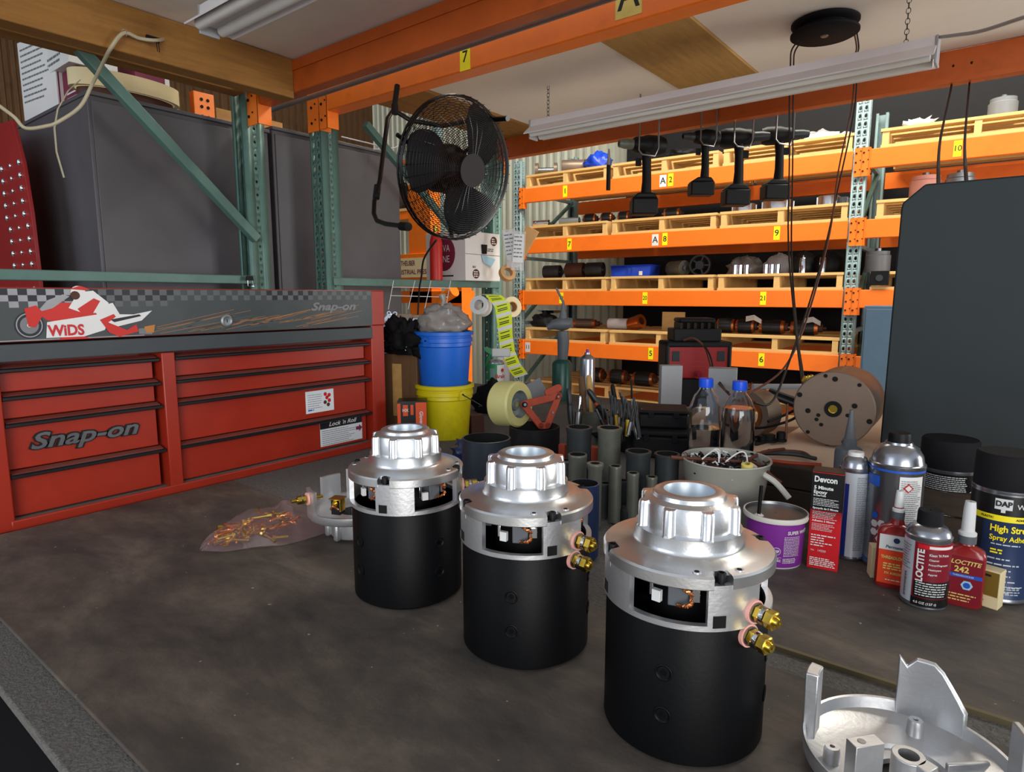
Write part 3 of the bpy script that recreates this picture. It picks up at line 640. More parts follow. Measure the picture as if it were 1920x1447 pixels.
        for z0, z1, rq in ((.0038, .0090, .0066), (.0125, .0195, .0070)): w.lathe([(.0024, z0), (rq*.86, z0), (rq, z0+.0007), (rq, z1-.0007), (rq*.86, z1), (.0024, z1)], 'brass', 6, Z)
        w.build('hex_nut', st); MB().ring(.0026, .0066, .0090, .0122, 'chrome', 24, Z).build('lock_washer', st)
    return t
def mrot(c): return atan2(-c[1], -c[0])+pi/2
MC = [(-.1951, .4779), (-.3738, .4976), (-.5562, .5035)]
mo = make_motor(); mo.location = (*MC[0], 0); mo.rotation_euler = (0, 0, mrot(MC[0])); mo['label'] = 'black and silver motor nearest the viewer, rightmost of the three standing motors'
mo['group'] = 'standing motors on the rubber mat'
dup(mo, (*MC[1], 0), mrot(MC[1]), 'black and silver motor in the middle of the three standing motors')
dup(mo, (*MC[2], 0), mrot(MC[2])+R_(45), 'black and silver motor furthest left of the three, beside the plastic bag')
# ---------------------------------------------------------------- loose end housing beside the left motor (upside down)
p = atz(645, 1020, 0)
t = thing('end_housing', 'loose silver motor end housing with brass terminals standing on its hub behind the left motor', 'motor part', (p.x-.02, p.y+.035, 0), 0)
lo = MB(); lo.lathe([(.020, 0), (.028, 0), (.034, .004), (.036, .022), (.036, .030), (.064, .034), (.066, .037), (.066, .046), (.061, .046), (.061, .040), (.020, .036)], 'cast', 64); lo.build('plate', t)
for k in range(8):
    a = k*pi/4+.2; MB().cbox((.0375*cos(a), .0375*sin(a), .016), (.009, .009, .028), 'cast').build('rib', t, bevel=.003)
ta = tocam((p.x, p.y))
for da in (-1.25, .55, 2.2, 3.7):
    MB().ring(.0605, .0655, .045, .078, 'cast', 8, None, None, ta+da-.26, ta+da+.26).build('wall_tab', t)
for da, z in ((-1.25, .066), (-1.0, .066)):
    a = ta+da; Z = zto((.0655*cos(a), .0655*sin(a), z), (cos(a), sin(a), 0))
    if da == -1.25:
        st = MB().cyl(.0024, -.02, .024, 'brass', 14, Z).build('terminal_stud', t)
        MB().ring(.0024, .0090, 0, .003, 'pinkwash', 24, Z).build('insulator', st); w = MB()
        for z0, z1 in ((.004, .009), (.0105, .016)): w.lathe([(.0024, z0), (.006, z0), (.006, z1), (.0024, z1)], 'brass', 6, Z)
        w.build('hex_nut', st); MB().ring(.0024, .0064, .009, .0104, 'chrome', 20, Z).build('lock_washer', st)
for k, da in enumerate((-.55, .15, .95)):
    a = ta+da; Mx = frame((.046*cos(a), .046*sin(a), .058), (-sin(a), cos(a), 0), (0, 0, 1))
    hd = MB().box(-.007, .007, -.012, .010, -.01, .004, 'case_black', Mx).build('brush_holder', t, bevel=.0008)
    MB().box(-.009, .009, .010, .0115, -.012, .006, 'brass', Mx).box(.008, .0095, -.006, .011, -.006, .006, 'brass', Mx).build('brass_plate', hd)
    bb = MB()
    for q in range(2): bb.tube([Mx @ Vector((-.006+.012*u+.0008*sin(u*26+q*pi), -.004+.006*sin(u*3)+.0008*cos(u*26+q*pi), .006+.004*sin(u*3.1))) for u in [i/18 for i in range(19)]], .0009, 'copper', 5)
    bb.build('copper_braid', hd)
    MB().lathe([(.001, .004), (.0045, .004), (.0045, .008), (.001, .008)], 'brass', 6, Mx @ T(.002, .006, 0)).cyl(.002, .006, .013, 'brass', 8, Mx @ T(.002, .006, 0)).build('hex_nut', hd)
MB().cbox((-.015, .02, .066), (.05, .004, .045), 'bag_clear').build('plastic_shield', t)
# ---------------------------------------------------------------- foreground end housing, lower right (upside down, open)
pc = atz(1700, 1452, .018)
t = thing('end_housing', 'silver cast motor end housing lying open side up in the bottom right corner', 'motor part', (-.0352, .5030, 0), 0)
RO = .0690
mb = MB(); mb.lathe([(.018, .004), (.052, .004), (.0640, .008), (.0680, .014), (RO, .0245), (.0685, .0262), (.0668, .0255), (.0650, .017), (.055, .0125), (.030, .0115), (.0290, .0080), (.0185, .0075), (.018, .004)], 'cast', 96)
mb.build('dish', t)
ta = tocam(pc)
def post_seg(da, w, z1, m='cast', th=.0045, cut=0.):
    n = 8; vs = []
    for j, rr in enumerate((RO-th, RO+.0004)):
        for i in range(n+1):
            a = ta+da+(-w/2+w*i/n); vs.append((rr*cos(a), rr*sin(a), .014))
        for i in range(n+1):
            a = ta+da+(-w/2+w*i/n); u = 1-i/n; zt = z1*(1-cut*max(0, u-.55)/.45) - (.008 if .12 < u < .24 and cut else 0); vs.append((rr*cos(a), rr*sin(a), zt))
    k = n+1; fs = []
    for j in (0, 1):
        b = j*2*k; fs += [(b+i, b+i+1, b+k+i+1, b+k+i) for i in range(n)]
    fs += [(k+i, k+i+1, 3*k+i+1, 3*k+i) for i in range(n)]+[(i, i+1, 2*k+i+1, 2*k+i) for i in range(n)]+[(0, k, 3*k, 2*k), (n, k+n, 3*k+n, 2*k+n)]
    return MB().add(vs, fs, m).build('wall_tab', t, bevel=.0012)
A1 = atan2(.502-.503, -.096+.0352); A2 = atan2(.559-.503, -.030+.0352)
post_seg(A1-ta, .28, .067, th=.009); post_seg(A2-ta-.02, .72, .066, cut=.45)
A3 = atan2(.528-.503, .028+.0352); post_seg(A3-ta, .30, .058)
for da, rr, h in ((A1+.45, .050, .024), (A2+.1, .050, .024), (A1+1.5, .048, .022), (A2-1.2, .050, .022)):
    c = T(rr*cos(da), rr*sin(da), 0); MB().lathe([(.0015, h-.002), (.0018, h), (.0048, h), (.0056, h-.003), (.0062, .010), (.001, .010)], 'cast', 20, c).build('boss', t)
for da in (A1+.9, A2-.75, A1+2.0): 
    Mq = RZ(da); MB().box(.030, .062, -.0016, .0016, .008, .0165, 'cast', Mq).build('web', t, bevel=.0008)
for k, (dx, dy) in enumerate(((-.018, -.020), (.012, -.008))):
    q = (Vector((-.057+.0352, .462-.503, 0)), Vector((-.033+.0352, .480-.503, 0)))[k]; Mq = T(q.x, q.y, 0) @ RZ(YAW+pi/2+.2+k*.3)
    if k == 0: MB().box(-.005, .005, -.011, .011, .008, .050, 'cast', Mq).cyl(.0028, .0495, .0503, 'steel', 14, Mq @ T(0, .003, 0)).build('bracket', t, bevel=.0008)
    else: MB().ring(.0065, .0105, .008, .040, 'cast', 24, Mq).box(-.016, -.008, -.006, .006, .008, .040, 'cast', Mq).build('socket', t, bevel=.0006)
# ---------------------------------------------------------------- bag of brass bits
import mathutils
bagc = Vector((-.795, .445, 0)); B0, B1 = atz(372, 1028, 0), atz(640, 965, 0)
ax = (B1-B0); L = ax.length; ax.normalize(); bz = atan2(ax.y, ax.x)
bg_ = thing('plastic_bag', 'clear pinkish plastic bag of brass and copper bits on the rubber mat', 'bag', (*B0[:2], 0), bz)
mb = MB(); nx, ny = 34, 14; vs = []
def bw2(u): return (.006+.052*min(1, (u*2.2)**.8))*(1-.25*max(0, u-.55)/.45)
def bhh(u): return .004+.036*sin(min(1, u*1.25)*pi)**.8*(1 if u < .8 else .6) + (.010 if u > .55 else 0)
rr_ = random.Random(5)
for side in (1, -1):
    for i in range(nx+1):
        u = i/nx
        for j in range(ny+1):
            v = -1+2*j/ny; n_ = mathutils.noise.noise(Vector((u*7, v*2.5, side*3)))*.009+mathutils.noise.noise(Vector((u*20, v*6, side)))*.004
            hh = bhh(u)*(1-v*v)**.7; z = .0015+(hh+n_*(1-v*v) if side > 0 else .0005)
            vs.append((u*L+n_*.6, -.012+bw2(u)*v*(1 if v < 0 else .85)+n_*.4, max(.0008, z)))
k = (ny+1); q = (nx+1)*k
fs = [(s_*q+i*k+j, s_*q+(i+1)*k+j, s_*q+(i+1)*k+j+1, s_*q+i*k+j+1) for s_ in (0, 1) for i in range(nx) for j in range(ny)]
mb.add(vs, fs, 'bag'); mb.build('film', bg_)
for i in range(58):
    u = rr_.uniform(.12, .58); v = rr_.uniform(-.7, .6); x = u*L; y = -.012+bw2(u)*v; z = rr_.uniform(.005, .006+.65*bhh(u)*(1-v*v)); a = rr_.uniform(0, 2*pi)
    kd = i % 3; m = MB(); nm = 'brass_pin'
    if kd == 0:
        D = Vector((cos(a), sin(a), rr_.uniform(-.15, .15))); l_ = rr_.uniform(.009, .017); m.tube([Vector((x, y, z))-D*l_, Vector((x, y, z))+D*l_], .0019, 'brass', 7); m.tube([Vector((x, y, z))+D*l_*.6, Vector((x, y, z))+D*l_], .0034, 'brass', 7)
    elif kd == 1:
        nm = 'copper_braid'; a1 = rr_.uniform(1.5, 4)
        for qq in range(2): m.tube([(x+.016*cos(a+a1*s_)+.0007*sin(s_*40+qq*pi), y+.013*sin(a+a1*s_), z+.003*sin(s_*5)+.0008*cos(s_*40+qq*pi)) for s_ in [w/20 for w in range(21)]], .0013, 'copper', 5)
    else:
        nm = 'brass_clip'; m.box(-.013, .013, -.0032, .0032, 0, .0008, 'brass', T(x, y, z) @ RZ(a)); m.box(.0122, .013, -.0032, .0032, 0, .008, 'brass', T(x, y, z) @ RZ(a))
    m.build(nm, bg_)
# ================================================================== dark backing added for the blackness behind the far rack
q0 = FM @ Vector((-2.28, 1.22, 0)); 
o = MB().box(-2.28, 2.9, 1.22, 1.26, -.95, 3.2, 'case_black', FM).build('dark_backing', kind='structure')
# ================================================================== cabinets behind the rack
def cabinet(name, label, b0, b1, z1):
    t = thing(name, label, 'cabinet', (-2.62, b0, -.95)); w = b1-b0; h = z1+.95
    box1('body', -.75, 0, 0, w, 0, h-.012, 'cabinet', t, .004); box1('top_flange', -.755, .012, -.004, w+.004, h-.014, h, 'cabinet', t, .002)
    MB().box(0, .006, .012, w-.012, .02, h-.03, 'cabinet').build('side_panel', t, bevel=.002)
    return t
CZ = 1.06
cb = cabinet('steel_cabinet', 'big dark grey sheet steel cabinet below the boxes and the cream reel', .93, 1.62, CZ)
cabinet('steel_cabinet', 'dark grey sheet steel cabinet behind the wall fan', 1.64, 2.37, CZ+.02)
cp = MB()  # spots modelled to stand in for reflections of the red panel studs
for k in range(13):
    z = .40+k*.042; cp.lathe([(.0075, 0), (.006, .002), (.001, .003)], 'mid_grey', 10, zto((-2.64+.0-.10, -.002, z+.95), (0, -1, 0)))
cp.build('stud_reflections', cb)
rp0 = atb(78, 540, .80); rp1 = atb(0, 540, .80)
t = thing('perforated_panel', 'red steel panel with rows of shiny round studs at the left picture edge', 'panel', (rp0.x-.02, .80, -.95))
MB().prism([(-.9, 0), (0, 0), (0, 1.38), (-.012, 1.60), (-.045, 1.78), (-.12, 1.94), (-.9, 2.0)], 0, .012, 'pegred', frame((0, 0, 0), (1, 0, 0), (0, 0, 1)) @ T(0, 0, -.012)).build('sheet', t, bevel=.001)
sm_ = MB().lathe([(.0098, 0), (.0098, .001), (.0070, .0045), (.003, .006), (.0001, .0062)], 'chrome', 14).mesh('stud')
for c in range(3):
    for k in range(18):
        z = 1.05+k*.046
        if z < 1.80: sharemesh('stud', sm_, t, (-.055-c*.105-(.03 if z > 1.6 else 0), -.001, z), (pi/2, 0, 0), (1.25 if c % 2 == 0 else .9,)*3)
# things on the cabinet
def carton(name, label, cat, c, d, rz, m, sides=None, rot=None, group=None):
    t = thing(name, label, cat, c, rz, group, rot); box1('body', -d[0]/2, d[0]/2, -d[1]/2, d[1]/2, 0, d[2], m, t, .0015); return t
t = carton('carton', 'flat white carton with maroon edge standing at the left end of the cabinet', 'box', (-3.13, .958, CZ+.001), (.30, .032, .30), .10, 'white')
MB().box(-.1505, .1505, -.010, -.005, .002, .3005, 'maroon').build('maroon_stripe', t)
MB().lines(-.13, .10, .27, .022, 10, .006, 'greyink', frame((0, -.0165, 0), (1, 0, 0), (0, 0, 1))).build('printing', t)
t = carton('carton', 'maroon carton with white stripes under the white carton, left of the cream reel', 'box', (-2.965, 1.07, CZ+.001), (.26, .18, .140), 0, 'maroon')
for k in range(3): MB().rpatch(.02, .12, .015+.018*k, .021+.018*k, 'white', frame((0, -.091, 0), (1, 0, 0), (0, 0, 1)), .0006).build('white_stripe', t)
t = carton('carton', 'maroon carton with a white end band behind the cream reel', 'box', (-2.92, 1.235, CZ+.001), (.24, .13, .255), 0, 'maroon')
MB().box(.118, .1215, .048, .0655, .001, .256, 'white').build('white_band', t)
t = carton('carton', 'white carton with fine print on top of the maroon carton, touching the green brace', 'box', (-2.955, 1.035, CZ+.143), (.27, .165, .22), .0, 'white')
MB().lines(-.06, .075, .17, .013, 9, .003, 'greyink', frame((.1356, 0, 0), (0, 1, 0), (0, 0, 1))).lines(-.10, .06, .05, .02, 2, .008, 'greyink', frame((0, -.083, 0), (1, 0, 0), (0, 0, 1))).build('printing', t)
t = thing('cable_reel', 'cream coloured plastic band reel lying on the grey cabinet', 'reel', (-2.715, 1.10, CZ+.001), 0)
MB().cyl(.165, .0, .030, 'brown', 40).build('base_disc', t); MB().ring(.172, .190, .031, .088, 'cream', 56).build('band', t)
t.scale = (.50, 1, 1)
t = thing('strap', 'white strap end hanging from the reel down the cabinet corner', 'strap', (-2.60, .96, CZ))
pts = [ata(150, 150, -2.60), ata(128, 170, -2.598), ata(108, 205, -2.596), ata(102, 240, -2.594), ata(106, 285, -2.594), ata(120, 333, -2.592)]
MB().tube([Vector(p)-Vector((-2.60, .96, CZ)) for p in pts], .007, 'cord_dirty', 8, flat=.25).build('band', t)
# ragged timbers on the far left, beyond the cabinet
t = thing('pallet', 'dark old pallet stacked far left beyond the red panel', 'pallet', (-4.3, 1.2, .55)); 
for k in range(4): box1('board', -.6, .6, -.2+.0*k, .9, .11*k+.0, .11*k+.06, 'timber', t)
MB().box(-.6, -.5, -.2, .9, .0, .42, 'timber').box(.5, .6, -.2, .9, .0, .42, 'timber').build('stringer', t)
t = thing('pallet', 'rust coloured pallet and blocks seen over the grey cabinet below the joist', 'pallet', (-3.65, 1.25, CZ))
for k in range(3): box1('board', .0, .10, -.1, 1.6, .07*k, .07*k+.045, 'dark_timber', t)
for y in (.3, .62, .9): box1('block', .0, .14, y, y+.12, .0, .30, 'timber', t)
p = ata(370, 160, -2.9)
t = thing('rack_connector', 'orange beam end with punched holes standing on the cabinet behind the joist', 'rack part', (-2.85, p.y, CZ+.02))
MB().box(-.04, .0, -.045, .045, 0, .14, 'orange').build('plate', t, bevel=.003)
for z in (.04, .08, .11): MB().cyl(.007, 0, .002, 'hole', 10, zto((.0005, -.012, z), (1, 0, 0))).cyl(.007, 0, .002, 'hole', 10, zto((.0005, .016, z), (1, 0, 0))).build('hole', t)
t.children[0].location.z = 0
# cables at the joist
def cable(label, pts, r, m, cat='cable', name='cable', **k):
    # smooth polyline
    P_ = [Vector(p) for p in pts]; out = []
    for i in range(len(P_)-1):
        a, b, c, d = P_[max(i-1, 0)], P_[i], P_[i+1], P_[min(i+2, len(P_)-1)]
        for s in range(6):
            u = s/6; out.append(.5*((2*b)+(c-a)*u+(2*a-5*b+4*c-d)*u*u+(3*b-a-3*c+d)*u**3))
    out.append(P_[-1]); o0 = out[0].copy()
    return MB().tube([p-o0 for p in out], r, m, 7).build(name, None, o0, label=label, cat=cat, **k)
JX = -2.115
cable('grey-white flex tied along the joist and drooping down past the green brace', [atd(335, 62, 2.20), ata(300, 75, JX), ata(262, 72, JX), ata(232, 62, JX+.004), ata(208, 90, -2.12), ata(190, 125, -2.25), ata(172, 160, -2.36), ata(150, 200, -2.38), ata(110, 228, -2.40), ata(88, 236, -2.42), ata(48, 240, -2.43), ata(25, 218, -2.44), ata(-20, 185, -2.45)], .0052, 'cord_dirty')
t = thing('cable_clip', 'small metal clip nailed to the joist holding the flex', 'clip', ata(231, 60, JX))
MB().tube([(.004, -.006, -.01), (.010, -.006, .004), (.010, .006, .004), (.004, .006, -.01)], .002, 'chrome', 6).build('bracket', t)
t = thing('binder_clip', 'black binder clip holding the flex at the joist edge', 'clip', ata(285, 73, JX))
MB().box(0, .008, -.018, .018, -.008, .006, 'rubber').build('body', t); MB().tube([(.004, .010, -.006), (.006, .011, -.034), (.006, .017, -.034), (.004, .016, -.006)], .0012, 'black', 5).build('handle', t)
p = ata(465, 526, -2.425)
t = thing('binder_clip', 'small black binder clip pinched on the green rail above the tool chest', 'clip', p)
MB().prism([(-.016, .0), (.016, .0), (.013, .018), (-.013, .018)], 0, .006, 'black', frame((.01, 0, 0), (0, 1, 0), (0, 0, 1))).build('body', t); MB().tube([(.016, -.010, 0), (.02, -.012, -.022), (.02, .012, -.022), (.016, .010, 0)], .0012, 'chrome', 5).build('handle', t)
cable('thin black wire hanging inside the green post', [ata(468, 160, -2.5), ata(470, 260, -2.5), ata(486, 380, -2.5), ata(492, 470, -2.5), ata(497, 530, -2.5)], .002, 'cord_black')
# ================================================================== wall fan
fc = atd(857, 318, 2.08)
nrm = Vector((0, 0, 0))
Rc = Matrix.Rotation(YAW, 3, 'Z') @ Matrix.Rotation(pi/2-PITCH, 3, 'X')   # camera axes: x right, y up, z back
nrm = Rc @ Vector((.70, -.27, .66)); nrm.normalize(); upv = (Rc @ Vector((.32, .93, 0)))
Fm = frame((0, 0, 0), upv.cross(nrm).normalized(), upv - nrm*upv.dot(nrm))
fan = thing('wall_fan', 'black caged industrial fan hanging on a tube yoke beside the green post', 'fan', fc)
FRD = .222
def fpts(r, z, a0=0, a1=2*pi, n=48): return [Fm @ Vector((r*cos(a0+(a1-a0)*i/n), r*sin(a0+(a1-a0)*i/n), z)) for i in range(n+1)]
for sgn, nm in ((1, 'front_guard'), (-1, 'rear_guard')):
    mb = MB(); prof = lambda u: sgn*(.075-.055*max(0, (u-.55)/.45)**2.2*1.25)+ (0 if sgn > 0 else -.01)
    for k in range(27):
        u = .22+.78*k/26; mb.tube(fpts(FRD*u, prof(u))[:-1], .0010 if k < 26 else .0030, 'black_gloss', 5 if k < 26 else 8, closed=True)
    for k in range(36 if sgn > 0 else 24):
        a = 2*pi*k/(36 if sgn > 0 else 24); mb.tube([Fm @ Vector((FRD*u*cos(a+.22*u), FRD*u*sin(a+.22*u), prof(u))) for u in (.22, .4, .55, .7, .85, .94, 1.0)], .0009, 'black_gloss', 4)
    mb.cyl(FRD*.23, -.003, .003, 'cord_black', 28, Fm @ T(0, 0, prof(.2))); mb.build(nm, fan)
mb = MB()
mb.tube(fpts(FRD*1.0, -.0)[:-1], .0028, 'black_gloss', 8, closed=True)
for k in range(48): a = 2*pi*k/48; mb.tube([Fm @ Vector((FRD*cos(a), FRD*sin(a), -.018)), Fm @ Vector((FRD*1.005*cos(a), FRD*1.005*sin(a), .018))], .0010, 'black_gloss', 4)
mb.build('guard_rim', fan)
hb_ = MB().lathe([(.001, .045), (.045, .042), (.052, .02), (.052, -.01), (.001, -.01)], 'cord_black', 28, Fm).build('hub', fan)
MB().lathe([(.001, -.012), (.070, -.014), (.078, -.03), (.078, -.10), (.060, -.13), (.001, -.135)], 'black', 32, Fm).build('motor_housing', fan)
for k in range(3):
    a0 = R_(60-120*k); vs = []; n, m_ = 10, 8
    for i in range(n+1):
        r = .045+(.208-.045)*i/n
        for j in range(m_+1):
            w = (.42+.40*sin(pi*min(1, .15+.75*i/n)))*(1.0 if i < n else .9); a = a0+.35*(i/n)+(-w+2*w*j/m_)*(.8 if i else .9)
            vs.append(Fm @ Vector((r*cos(a), r*sin(a), .016*(-1+2*j/m_)*(1.2-.4*i/n)+.01)))
    MB().add(vs, [(i*(m_+1)+j, (i+1)*(m_+1)+j, (i+1)*(m_+1)+j+1, i*(m_+1)+j+1) for i in range(n) for j in range(m_)], 'rubber').build('blade', fan, solid=.003)
for k in range(3):
    a = R_(60+120*k); MB().tube([Fm @ Vector((.06*cos(a), .06*sin(a), -.06)), Fm @ Vector((FRD*cos(a), FRD*sin(a), -.045))], .007, 'black', 8).build('support_arm', fan)
Y = lambda x, y, d: Vector(atd(x, y, d))-fc
yo = MB(); yp = [Y(952, 222, 2.02), Y(885, 226, 2.2), Y(830, 236, 2.32), Y(770, 226, 2.36), Y(748, 212, 2.36), Y(736, 208, 2.36), Y(727, 222, 2.36), Y(722, 260, 2.36), Y(712, 340, 2.34), Y(702, 378, 2.33), Y(701, 400, 2.32), Y(707, 414, 2.30), Y(724, 420, 2.24), Y(758, 424, 2.12)]
yo.tube(yp, .0085, 'black_gloss', 10); yo.build('yoke', fan)
MB().tube([Y(708, 348, 2.345), Y(705, 372, 2.335)], .0125, 'rubber', 10).build('clamp', fan)
MB().tube([Y(752, 424, 2.13), Y(766, 425, 2.09)], .014, 'black', 12).build('yoke_knob', fan)
MB().tube([Y(740, 196, 2.36), Y(742, 214, 2.36)], .012, 'black', 8).tube([Y(738, 210, 2.38), Y(745, 160, 2.40)], .010, 'black', 8).build('mount', fan)
cable('black fan flex hanging down over the orange press', [atd(818, 450, 2.1), atd(795, 485, 2.3), atd(790, 520, 2.4), atd(786, 545, 2.5), atd(783, 600, 2.55)], .0035, 'cord_black')
# ================================================================== orange press and stores in the background left of the far rack
def fb(px, py, b): return atb(px, py, b)
PB = 3.9
t = thing('hydraulic_press', 'orange workshop press with a cream lettered sign behind the green rail', 'press', (fb(805, 560, PB).x, PB, -.95))
ox = fb(805, 560, PB).x
def pbx(x0, x1, y0, y1, m, nm, dep=.10, off=0):
    a = fb(x0, y1, PB); b = fb(x1, y0, PB); return box1(nm, a.x-ox, b.x-ox, off, off+dep, a.z+.95, b.z+.95, m, t, .004)
pbx(776, 806, 340, 900, 'orange', 'column', .12); pbx(840, 866, 530, 900, 'orange', 'column', .12)
pbx(728, 810, 474, 540, 'orange', 'crosshead', .14, -.03); pbx(752, 866, 545, 568, 'orange', 'table_beam', .16)
a = fb(731, 521, PB-.035); b = fb(808, 482, PB-.035); w = b.x-a.x; h = b.z-a.z; m = MB(); Mm = frame((a.x-ox, -.034, a.z+.95), (1, 0, 0), (0, 0, 1))
m.box(0, w, 0, h, -.004, .002, 'cream', Mm); m.text('THEUBER', h*.36, 'maroon', Mm, bold=.02, x=w*.46, y=h*.73, z=.003, sx=.72); m.text('INDUSTRIAL PRESS', h*.34, 'maroon', Mm, bold=.02, x=w*.5, y=h*.27, z=.003, maxw=w*.97); m.build('sign', t)
MB().tube([(fb(868, 545, PB).x-ox, -.1, fb(868, 545, PB).z+.95), (fb(846, 560, PB).x-ox, -.1, fb(846, 560, PB).z+.95), (fb(838, 610, PB).x-ox, -.1, fb(838, 610, PB).z+.95)], .05, 'orange', 10).build('arm', t)
t = thing('gas_canister', 'small red canister on the green rail between the press sign and the white carton', 'canister', (-2.50, ata(818, 500, -2.5).y, .434))
zt = .25; MB().lathe([(.001, 0), (.034, 0), (.034, zt-.05), (.027, zt-.02), (.02, zt), (.001, zt)], 'red_bright', 32).build('body', t)
MB().cyl(.014, zt, zt+.04, 'brass', 12).build('valve', t)
# background rack left of the far rack, seen over the cabinets
t = thing('pallet_rack', 'distant rack with bagged goods seen between the cabinet and the fan', 'rack', (-5.2, 4.9, 0))
box1('upright', .30, .38, 0, .08, -.95, 2.4, 'green_light', t); box1('upright', -1.5, -1.42, 0, .08, -.95, 2.4, 'green_light', t)
box1('beam', -1.42, .30, 0, .05, 1.18, 1.26, 'orange_far', t); box1('beam', -1.42, .30, 0, .05, 1.72, 1.80, 'orange_far', t)
for k in range(5): box1('board', -1.4+k*.34, -1.4+k*.34+.30, -.02, .9, 1.262, 1.29, 'pine', t)
def lump(name, label, cat, loc, r, m, seed=1, amp=.25, sc=3., group=None, sx=1, sy=1, sz=1, rz=0, n=20, k=12):
    vs = []; 
    for j in range(k+1):
        th = pi*j/k
        for i in range(n):
            ph = 2*pi*i/n; d = Vector((sin(th)*cos(ph), sin(th)*sin(ph), cos(th))); f = 1+amp*mathutils.noise.noise(d*sc+Vector((seed*7.1, seed, 0)))+amp*.5*mathutils.noise.noise(d*sc*2.7+Vector((seed, 3, 1)))
            z = d.z*f*r*sz; vs.append((d.x*f*r*sx, d.y*f*r*sy, max(z, -r*sz*.55)+r*sz*.55))
    fs = [(j*n+i, j*n+(i+1) % n, (j+1)*n+(i+1) % n, (j+1)*n+i) for j in range(k) for i in range(n)]
    return MB().add(vs, fs, m).build(name, None, loc, (0, 0, rz), label=label, cat=cat, group=group, ang=75)
for i, (dx, m_) in enumerate(((-.9, 'bag_grey'), (-.45, 'old_timber'), (-.05, 'bag_grey'), (.18, 'paper'))):
    lump('sack', ['grey plastic sack at the left end of the distant rack', 'dark brown sack on the distant rack', 'grey wrapped sack next to the white one on the distant rack', 'white wrapped parcel on the distant rack beside the green post'][i], 'sack', (-5.2+dx, 5.1, 1.29), .20, m_, i+3, .3, 2.5)
cable('thin white cable looping over the end of the far cabinet', [ata(640, 256, -2.6), ata(690, 268, -2.55), ata(735, 278, -2.5), ata(765, 262, -2.5), ata(752, 275, -2.5), ata(700, 280, -2.6)], .003, 'wire_white')
# carton with stamp marks on the rail
cy0, cy1 = ata(873, 522, -2.37).y, 2.90; h = ata(873, 432, -2.37).z-.434
t = thing('carton', 'white carton with dark red stamps and a black clip, standing on the green rail', 'box', (-2.52, (cy0+cy1)/2, .434))
hw = (cy1-cy0)/2; D2 = .30
box1('body', -.15, .15, -hw, hw, 0, h, 'white', t, .002)
m = MB(); Mf = frame((.1506, 0, 0), (0, 1, 0), (0, 0, 1))
for (x, z) in ((hw*.62, h*.84), (-hw*.42, h*.14)):
    m.poly(circ(x, z, .026, 18, 1.1), 'brown', Mf, .0006); m.lines(x-.018, x+.018, z+.014, .012, 3, .006, 'white', Mf, None, .0009)
m.rpatch(-hw, hw, h*.535, h*.545, 'greyink', Mf, .0006); m.lines(-.09, -.06, h*.3, .006, 2, .004, 'ink', Mf); m.lines(.02, .10, h*.68, .01, 2, .006, 'greyink', Mf); m.build('printing', t, flat=True)
m = MB(); Ms = frame((0, -hw-.0006, 0), (1, 0, 0), (0, 0, 1)); m.poly(circ(-.01, h*.56, h*.36, 24, .9), 'maroon', Ms, .0006)
m.text('JAVA', h*.2, 'white', Ms, x=-.01, y=h*.66, z=.0012, sx=.8); m.text('ONE', h*.2, 'white', Ms, x=-.01, y=h*.44, z=.0012, sx=.8); m.tube([(-.10, h*.3, .001), (-.10, h*.1, .001), (.06, h*.1, .001)], .004, 'ink', 4, Ms); m.build('printing', t, flat=True)
m = MB(); m.prism([(-.018, .05), (.018, .05), (.013, -.0), (-.013, .0)], 0, .014, 'black', frame((.151, 0, h*.56), (0, 1, 0), (0, 0, 1))).build('black_clip', t)
m = MB(); m.poly([(-.02, .0), (.10, -.02), (.06, -.065), (-.008, -.04)], 'paperblue', frame((.156, -.0, h*.54), (0, 1, 0), (0, 0, 1)), .0005); m.build('blue_note', t)
# hanging bags, tapes and label roll on the rear post
def roll(label, c, ro, ri, w, m, d, name='tape_roll', cat='tape', group=None, core='cardboard'):
    t = thing(name, label, cat, c, group=group); Z = Vector(d).to_track_quat('Z', 'Y').to_matrix().to_4x4()
    MB().ring(ri, ro, -w/2, w/2, m, 40, Z).build('tape', t); MB().ring(ri-.004, ri, -w/2-.001, w/2+.001, core, 32, Z).build('core', t); return t
dcam = (Rc @ Vector((.12, .0, 1)))
roll('wide masking tape roll hanging lower on the rear post beside the label strip', atd(957, 576, 3.52), .056, .030, .05, 'tape', Rc @ Vector((.55, 0, 1)))
roll('tan tape roll hanging above the other, under the clear bags', atd(951, 512, 3.55), .046, .030, .03, 'cardboard', Rc @ Vector((.5, .3, 1)))
lr = atd(902, 574, 3.4)
t = thing('label_roll', 'roll of lime green printed labels unwinding in a long strip', 'label roll', lr)
Zl = (Rc @ Vector((-.35, .1, 1))).to_track_quat('Z', 'Y').to_matrix().to_4x4(); MB().ring(.028, .050, -.035, .035, 'paper', 36, Zl).build('roll', t)
sp = [(905, 551, 3.38), (925, 553, 3.36), (942, 572, 3.35), (946, 600, 3.34), (948, 630, 3.3), (952, 660, 3.25), (962, 685, 3.2), (978, 705, 3.1)]
sw = [14, 15, 14, 14, 13, 13, 13, 12]
L_, R2 = [], []
for i, (x, y, d) in enumerate(sp):
    nx_, ny_ = (0.2, 1) if i == 0 else (1, .12); L_.append(Vector(atd(x-sw[i], y+4*(i > 1), d))-lr); R2.append(Vector(atd(x+sw[i], y-4*(i > 1), d))-lr)
def resamp(P_, n): 
    out = []
    for i in range(n+1):
        u = i/n*(len(P_)-1); k = min(int(u), len(P_)-2); out.append(P_[k].lerp(P_[k+1], u-k))
    return out
NS = 64; LL, RR = resamp(L_, NS), resamp(R2, NS); m = MB()
